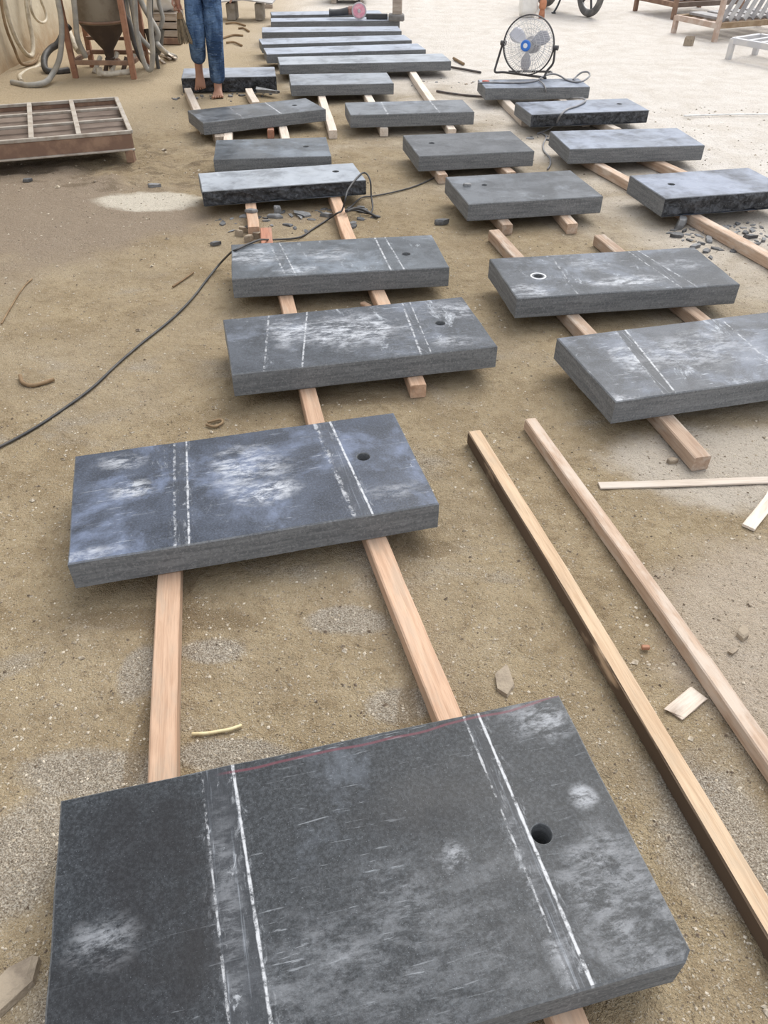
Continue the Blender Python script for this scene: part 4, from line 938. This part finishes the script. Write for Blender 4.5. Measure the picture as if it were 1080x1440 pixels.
q = P(378, 11); tag(MB().bar((q.x, q.y, -.01), (q.x, q.y, .9), .07, .07, (0, 1, 0), .008).bar((q.x-.06, q.y, .02), (q.x+.06, q.y, .02), .09, .05).build('wooden_stake', WOOD_GREY, None, (q.x, q.y, 0)), 'brown wooden stake behind the back row, cut by the picture top', 'stake')
q = P(488, 6); pb = thing('stone_block', 'dark stone block on skids at the top edge behind the grinder', 'block', loc=(q.x, q.y+.3, 0))
part(MB().box((q.x, q.y+.3, .23), (.62, .5, .3), .05, .012), 'block', CHIP_DK, pb)
for s_ in (-.2, .2): part(MB().box((q.x+s_, q.y+.3, .04), (.07, .52, .08), None, .006), 'skid', WOOD_GREY, pb)

# ------------------------------------------------------------------ steel racks at the upper right
PINKR = plain('faded_rusty_rail', (0.45, 0.33, 0.26), .7, .1, col2=(.58, .50, .44), scale=8); BRN = plain('brown_rail', (0.24, 0.16, 0.09), .7, .1, col2=(.34, .25, .16), scale=8)
STRIP = plain('stone_strip', (0.40, 0.39, 0.38), .6, col2=(.52, .50, .48)); STRIP2 = plain('stone_strip_grey', (0.27, 0.26, 0.26), .6, col2=(.38, .36, .35))
def rack(label, a, b, depth, h, post_h, mats, strips, sd, name='steel_rack', low=False):
    a, b = Vector((a.x, a.y, 0)), Vector((b.x, b.y, 0)); e = (b-a).normalized(); n = Vector((-e.y, e.x, 0))
    if n.y < 0: n = -n
    t = thing(name, label, 'rack', loc=tuple(a)); r_ = random.Random(sd)
    cs = [a, b, b+n*depth, a+n*depth]
    for i, c_ in enumerate(cs): part(MB().bar(c_-up*.005, c_+up*(post_h if i in (1, 2) else h+.02), .055, .055, tuple(n), .004), 'post', mats[0], t)
    for i in range(4): part(MB().bar(cs[i]+up*h, cs[(i+1) % 4]+up*h, .05, .06), 'rail', mats[1 + i % 2], t)
    if not low:
        for i in (1, 2): part(MB().bar(cs[i]+up*(post_h-.04), cs[(i+1) % 4 if i == 1 else 1]+up*(post_h-.04), .05, .05), 'top_rail', mats[1], t)
    nb = 4
    for i in range(1, nb):
        p0 = a + (b-a)*i/nb; part(MB().bar(p0+up*h, p0+n*depth+up*h, .04, .04), 'cross_bar', mats[1], t)
    return t, cs, e, n
q1, q2 = P(947, 46), P(1004, 59)
e12 = (q2-q1).normalized(); n12 = Vector((-e12.y, e12.x, 0)); n12 = n12 if n12.y > 0 else -n12
t, cs, e, n = rack('rusty steel rack with leaning grey stone strips, nearest the grey low frame', q1, q2, 1.5, .17, 1.0, (PINKR, PINKR, BRN), 0, 1)
for k in range(11):
    p0 = cs[1] + n*(.10+.125*k) - e*.06 + up*.205; r_ = random.Random(k)
    p1 = p0 + e*(-.10) + n*.5 + up*(.66+.02*(k % 3))
    tag(MB().bar(p0, p1, .06, .022, tuple(e), .003).build('stone_strip', STRIP if k % 2 else STRIP2, None, p0), 'thin grey stone strip leaning in the rusty rack', 'stone strip', 'stone strips leaning in the rack')
for k in range(4):
    p0 = cs[0] + n*(.25+.3*k) + e*.05 + up*.215; p1 = p0 + (cs[1]-cs[0])*.8
    tag(MB().bar(p0, p1, .2, .03, bev=.003).build('stone_offcut', STRIP2, None, p0), 'flat grey stone offcut lying across the rusty rack', 'stone strip', 'offcuts lying on the rusty rack')
q1, q2 = P(893, 15), P(946, 27)
t, cs, e, n = rack('dark rusty rack farthest off, left of the strip rack', q1, q2, 1.2, .17, .9, (RUST, RUST, RUST_DK), 0, 2)
for k in range(5):
    p0 = cs[0] + n*(.15+.2*k) + e*.1 + up*.226; p1 = p0 + (cs[1]-cs[0])*.75
    tag(MB().bar(p0, p1, .14, .05, bev=.003).build('stone_offcut', STRIP2, None, p0), 'flat grey stone offcut lying on the dark far rack', 'stone strip', 'offcuts lying on the far rack')
GREYF = plain('grey_painted_steel', (0.52, 0.52, 0.54), .5, .2, col2=(.62, .6, .58), scale=6)
q1, q2 = P(1024, 83), P(1092, 96)
rack('low grey painted steel frame at the right edge', q1, q2, .5, .18, .2, (GREYF, GREYF, GREYF), 0, 3, low=True, name='low_rack')

# ------------------------------------------------------------------ motorcycle
TYRE = plain('tyre_rubber', (0.10, 0.097, 0.095), .8, col2=(.18, .17, .16)); ALU = plain('alloy', (.42, .41, .40), .4, .7); BLK = plain('black_enamel', (.03, .03, .035), .35); TANK = plain('dark_red_tank', (.22, .03, .03), .3); SEATM = plain('seat_vinyl', (.025, .025, .027), .5)
fwp, rwp = P(826, 24), P(772, 11)
md = Vector((fwp.x-rwp.x, fwp.y-rwp.y, 0)).normalized(); WBASE = 1.10; rwp = Vector((fwp.x, fwp.y, 0)) - md*WBASE; fwp = Vector((fwp.x, fwp.y, 0))
ms = Vector((-md.y, md.x, 0)); Rw = .29
mc = thing('motorcycle', 'parked motorcycle of which wheels and side stand show at the top edge', 'motorcycle', loc=tuple((fwp+rwp)/2))
def mp(u, s, z): return rwp + md*u + ms*s + up*z
for u, nm in ((WBASE, 'front_wheel'), (0, 'rear_wheel')):
    c_ = mp(u, 0, Rw); tw = part(MB().torus(c_, Rw-.045, .046, ms, 36, 10), nm, TYRE, mc)
    mb_ = MB().torus(c_, Rw-.085, .014, ms, 32, 6).cyl(c_-ms*.06, c_+ms*.06, .035)
    part(mb_, 'rim', ALU, tw).location = (0, 0, 0)
    sp = MB()
    for k in range(5):
        a = 2*math.pi*k/5; d_ = md*math.cos(a)+up*math.sin(a); sp.bar(c_+d_*.03, c_+d_*(Rw-.09), .03, .02, tuple(ms), .003)
    part(sp, 'spokes', BLK, tw).location = (0, 0, 0)
    part(MB().tube([c_+(md*math.cos(a)+up*math.sin(a))*(Rw+.03) for a in [(.3+2.2*i/8) if u > 1 else (.6+2.2*i/8) for i in range(9)]], .05, 8, k=2), 'mudguard', BLK, mc)
for s_ in (-1, 1):
    part(MB().cyl(mp(WBASE, .085*s_, Rw), mp(.90, .085*s_, .92), .022), 'fork', ALU, mc)
    part(MB().tube([mp(0, .08*s_, Rw), mp(.3, .09*s_, .36), mp(.45, .09*s_, .36)], .02, 8), 'swing_arm', BLK, mc)
    part(MB().cyl(mp(.06, .12*s_, Rw+.02), mp(.2, .13*s_, .68), .028), 'shock_absorber', ALU, mc)
part(MB().tube([mp(1.0, 0, .86), mp(.85, 0, .5), mp(.75, 0, .26), mp(.45, 0, .24), mp(.35, 0, .45), mp(.2, 0, .7), mp(.6, 0, .74), mp(1.0, 0, .86)], .024, 8), 'frame', BLK, mc)
part(MB().bar(mp(.42, 0, .32), mp(.74, 0, .32), .22, .2, bev=.03).cyl(mp(.68, 0, .38), mp(.80, 0, .58), .075, .07), 'engine', ALU, mc)
part(MB().tube([mp(.82, -.1, .5), mp(.86, -.13, .3), mp(.6, -.15, .2), mp(.2, -.17, .24), mp(-.25, -.18, .32)], lambda t: .022 if t < .55 else .042, 10), 'exhaust', ALU, mc)
part(MB().tube([mp(.42, 0, .78), mp(.55, 0, .84), mp(.75, 0, .86), mp(.92, 0, .82)], lambda t: .07+.07*math.sin(math.pi*min(1, .15+.8*t)), 12), 'fuel_tank', TANK, mc)
part(MB().bar(mp(-.18, 0, .78), mp(.46, 0, .77), .22, .08, bev=.03), 'seat', SEATM, mc)
part(MB().tube([mp(.80, -.36, 1.0), mp(.93, -.2, 1.02), mp(.97, 0, .97), mp(.93, .2, 1.02), mp(.80, .36, 1.0)], .014, 8), 'handlebar', BLK, mc)
part(MB().lathe([(.03, -.05), (.09, 0), (.095, .05)], Matrix.Translation(mp(1.06, 0, .86)) @ md.to_track_quat('Z', 'Y').to_matrix().to_4x4(), 18), 'headlamp', ALU, mc)
ks = P(789, 21)
sgn = -1 if (Vector((ks.x, ks.y, 0))-rwp).dot(ms) < 0 else 1
part(MB().tube([mp(.55, .08*sgn, .26), mp(.60, .18*sgn, .1), mp(.63, .26*sgn, .012)], .014, 8).box(tuple(mp(.64, .27*sgn, .01)), (.06, .05, .016), None, .003), 'side_stand', BLK, mc)

# ------------------------------------------------------------------ walking person
def skin_obj(name, chains, mat, parent, sub=2, root=0):
    verts = []; rad = []; edges = []; idx = {}
    for ch in chains:
        prev = None
        for key, co, r_ in ch:
            if key not in idx: idx[key] = len(verts); verts.append(tuple(co)); rad.append(r_)
            if prev is not None and prev != idx[key]: edges.append((prev, idx[key]))
            prev = idx[key]
    me = bpy.data.meshes.new(name); me.from_pydata(verts, edges, []); me.materials.append(mat)
    ob = bpy.data.objects.new(name, me); COL.objects.link(ob)
    sk = ob.modifiers.new('skin', 'SKIN'); sk.use_smooth_shade = True; sk.branch_smoothing = 0.4
    me.attributes  # skin layer is created with the modifier
    if not me.skin_vertices:
        bm = bmesh.new(); bm.from_mesh(me); bm.verts.layers.skin.verify(); bm.to_mesh(me); bm.free()
    for i, v in enumerate(me.skin_vertices[0].data):
        r_ = rad[i]; v.radius = (r_, r_) if not isinstance(r_, tuple) else r_; v.use_root = (i == root)
    ss = ob.modifiers.new('sub', 'SUBSURF'); ss.levels = sub; ss.render_levels = sub
    ob.parent = parent; ob.location = -parent.location
    return ob
SKIN = plain('skin', (0.36, 0.19, 0.125), .6, var=.08); SHIRT = plain('shirt', (.30, .31, .33), .85, var=.08, bump=.3); HAIR = plain('hair', (.02, .017, .015), .6)
jm = Mat('denim', .85, .2); jv = jm.coord(); 
jc = jm.mix(jm.step(jm.noise(jm.map(jv, (1, 1, .45)), 9, 5, .65), .38, .68), (.030, .062, .135), (.13, .215, .36))
jc = jm.mix(jm.mul(jm.step(jm.noise(jm.map(jv, (1, 1, 3)), 16, 4, .6, .8), .58, .70), .45), jc, (.27, .37, .52))
jm.color(jc).bump(jm.math('ADD', jm.noise(jm.map(jv, (1, 1, 2.4), rot=(.3, .2, 0)), 11, 4, .6, 1.0), jm.mul(jm.noise(jv, 300, 1), .05)), .8, .05)
pe = thing('person', 'barefoot person in blue jeans walking towards the camera with a hand broom', 'person', loc=(-1.64, 7.93, 0))
hipL, hipR = Vector((-1.545, 7.97, .80)), Vector((-1.705, 7.97, .80))
knL, knR = Vector((-1.553, 7.90, .45)), Vector((-1.700, 7.86, .465))
anL, anR = Vector((-1.585, 7.985, .080)), Vector((-1.745, 7.985, .235))
pel = Vector((-1.625, 7.97, .88)); ch_ = Vector((-1.62, 7.95, 1.25)); nk = Vector((-1.62, 7.94, 1.47)); hd = Vector((-1.62, 7.90, 1.60)); ht_ = Vector((-1.62, 7.90, 1.70))
hand = PY(250, 8, 7.84)
def foot(tag_, an, fwd, dn, toe_r=.0125):
    sd_ = fwd.cross(dn).normalized(); out = []
    mid_ = an + fwd*.07 + dn*.045; ball = an + fwd*.135 + dn*.062
    out.append([(tag_+'an', an, .040), (tag_+'heel', an - fwd*.035 + dn*.05, .030)])
    out.append([(tag_+'an', an, .040), (tag_+'mid', mid_, (.044, .034)), (tag_+'ball', ball, (.052, .024))])
    for k in range(5):
        o_ = (k-2)*.0205; ln = (.058, .054, .05, .044, .036)[k]
        out.append([(tag_+'ball', ball, (.052, .024)), (tag_+'t%da' % k, ball + sd_*o_ + fwd*.028 + dn*.004, toe_r*.95), (tag_+'t%db' % k, ball + sd_*o_*1.12 + fwd*ln + dn*.008, toe_r*(1.1 if k == 0 else .85))])
    return out
dnL, fwL = Vector((0, 0, -1)), Vector((.12, -.99, 0)).normalized()
fwR = Vector((-.02, -.42, -.9)).normalized(); dnR = Vector((0, .9, -.42)).normalized()
chains = [[('pel', pel, (.13, .10)), ('sp', (pel+ch_)/2, (.125, .095)), ('ch', ch_, (.15, .11)), ('nk', nk, .052), ('hd', hd, .082), ('ht', ht_, .075)],
  [('hd', hd, .082), ('nose', hd+Vector((0, -.10, -.005)), .014)], [('hd', hd, .082), ('jaw', hd+Vector((0, -.05, -.085)), .045)],
  [('hd', hd, .082), ('earL', hd+Vector((.088, .015, 0)), .016)], [('hd', hd, .082), ('earR', hd+Vector((-.088, .015, 0)), .016)],
  [('pel', pel, (.13, .10)), ('hL', hipL, .085), ('kL', knL, .058), ('cL', knL*.6+anL*.4+Vector((0, .02, 0)), .05), ('Lan', anL, .036)],
  [('pel', pel, (.13, .10)), ('hR', hipR, .085), ('kR', knR, .058), ('cR', knR*.6+anR*.4+Vector((0, .02, 0)), .05), ('Ran', anR, .036)]]
chains += foot('L', anL, fwL, dnL) + foot('R', anR, fwR, dnR)
shR, shL = Vector((-1.80, 7.95, 1.40)), Vector((-1.44, 7.95, 1.40))
elR = Vector((-1.87, 7.96, 1.08)); wrR = hand + Vector((0, .02, .10))
elL, wrL = Vector((-1.36, 8.0, 1.10)), Vector((-1.36, 7.90, .87)); hL_ = Vector((-1.36, 7.87, .79))
def hand_chain(tag_, wr, pm, fw_, side, curl):
    out = [[(tag_+'wr', wr, .026), (tag_+'pm', pm, (.036, .018))]]
    d_ = (pm-wr).normalized()
    for k in range(4):
        b_ = pm + side*((k-1.5)*.019); L_ = (.042, .047, .044, .035)[k]
        out.append([(tag_+'pm', pm, (.036, .018)), (tag_+'f%da' % k, b_ + d_*.035, .0088), (tag_+'f%db' % k, b_ + d_*(.035+L_*.6) + fw_*(L_*.6*curl), .0082), (tag_+'f%dc' % k, b_ + d_*(.035+L_*.35) + fw_*(L_*(.6+.7)*curl), .0075)])
    out.append([(tag_+'wr', wr, .026), (tag_+'tha', pm - d_*.02 - side*.035 + fw_*.012, .011), (tag_+'thb', pm + d_*.012 - side*.045 + fw_*.03, .0098), (tag_+'thc', pm + d_*.03 - side*.03 + fw_*.045, .009)])
    return out
chains += [[('ch', ch_, (.15, .11)), ('sR', shR, .058), ('eR', elR, .042), ('Rwr', wrR, .026)], [('ch', ch_, (.15, .11)), ('sL', shL, .058), ('eL', elL, .042), ('Lwr', wrL, .026)]]
chains += hand_chain('R', wrR, hand+Vector((0, 0, .03)), Vector((.3, -.95, 0)), Vector((.95, .3, 0)), .9) + hand_chain('L', wrL, hL_, Vector((-.9, -.2, 0)), Vector((.1, -1, 0)), .35)
skin_obj('body', chains, SKIN, pe)
def jl(s, hip, kn, an, hem):
    return [('p', pel+Vector((0, 0, .02)), (.165, .125)), (s+'h', hip, .105), (s+'t', hip*.5+kn*.5+Vector((0, -.012, 0)), .093), (s+'k', kn, .082), (s+'c', kn*.5+an*.5+Vector((0, .012, 0)), .077), (s+'a', hem, .072)]
skin_obj('jeans', [[('w', pel+Vector((0, 0, .13)), (.155, .115)), ('p', pel+Vector((0, 0, .02)), (.165, .125))], jl('L', hipL, knL, anL, anL+Vector((0, .0, .005))), jl('R', hipR, knR, anR, anR+Vector((.01, .0, .02)))], jm.m, pe)
skin_obj('shirt', [[('w0', pel+Vector((0, 0, -.02)), (.178, .138)), ('w', pel+Vector((0, 0, .10)), (.170, .135)), ('m', (pel+ch_)/2+Vector((0, 0, .04)), (.155, .12)), ('c', ch_, (.175, .13)), ('n', nk-Vector((0, 0, .04)), .08)],
  [('c', ch_, (.175, .13)), ('sR', shR, .078), ('sR2', shR*.45+elR*.55, .068)], [('c', ch_, (.175, .13)), ('sL', shL, .078), ('sL2', shL*.45+elL*.55, .068)]], SHIRT, pe)
bm = bmesh.new(); bmesh.ops.create_icosphere(bm, subdivisions=3, radius=1.0)
for v in bm.verts:
    p = v.co.copy(); v.co = Vector((hd.x + p.x*.098, hd.y + .03 + p.y*.105, hd.z + .068 + p.z*(.085 if p.z > 0 else .09)))
part(MB().bm(bm, True), 'hair', HAIR, pe)
for s_ in (-1, 1): part(MB().lathe([(.004, -.006), (.012, 0), (.004, .006)], Matrix.Translation(hd+Vector((.032*s_, -.083, .015))) @ Matrix.Rotation(math.pi/2, 4, 'X'), 12), 'eye', BLK, pe)
# broom in the hand
BR_ = plain('broom_bristle', (.24, .19, .125), .9, col2=(.14, .11, .075), scale=30); br = thing('hand_broom', 'short bristle broom hanging from the hand of the walking person', 'broom', loc=(hand.x, hand.y-.03, .43))
b0 = hand + Vector((.012, -.035, .12)); b1 = hand + Vector((.014, -.035, -.06)); b2 = PY(261, 60, 7.805)
part(MB().cyl(b0, b1, .013), 'handle', WOOD_RED, br); part(MB().cyl(b1+Vector((0, 0, .015)), b1-Vector((0, 0, .03)), .022, .03), 'binding', TWIG, br)
mbx = MB(); r_ = random.Random(2)
for k in range(70):
    a = r_.uniform(0, 6.28); q_ = math.sqrt(r_.random()); s0 = Vector((math.cos(a)*.024*q_, math.sin(a)*.018*q_, 0)); s1 = Vector((math.cos(a)*.062*q_, math.sin(a)*.032*q_, r_.uniform(-.012, .015)))
    mbx.tube([b1-Vector((0, 0, .01))+s0, (b1+b2)/2+(s0+s1)*.5+Vector((0, -.004, 0)), b2+s1], .0042, 4, k=1)
part(mbx, 'bristles', BR_, br)
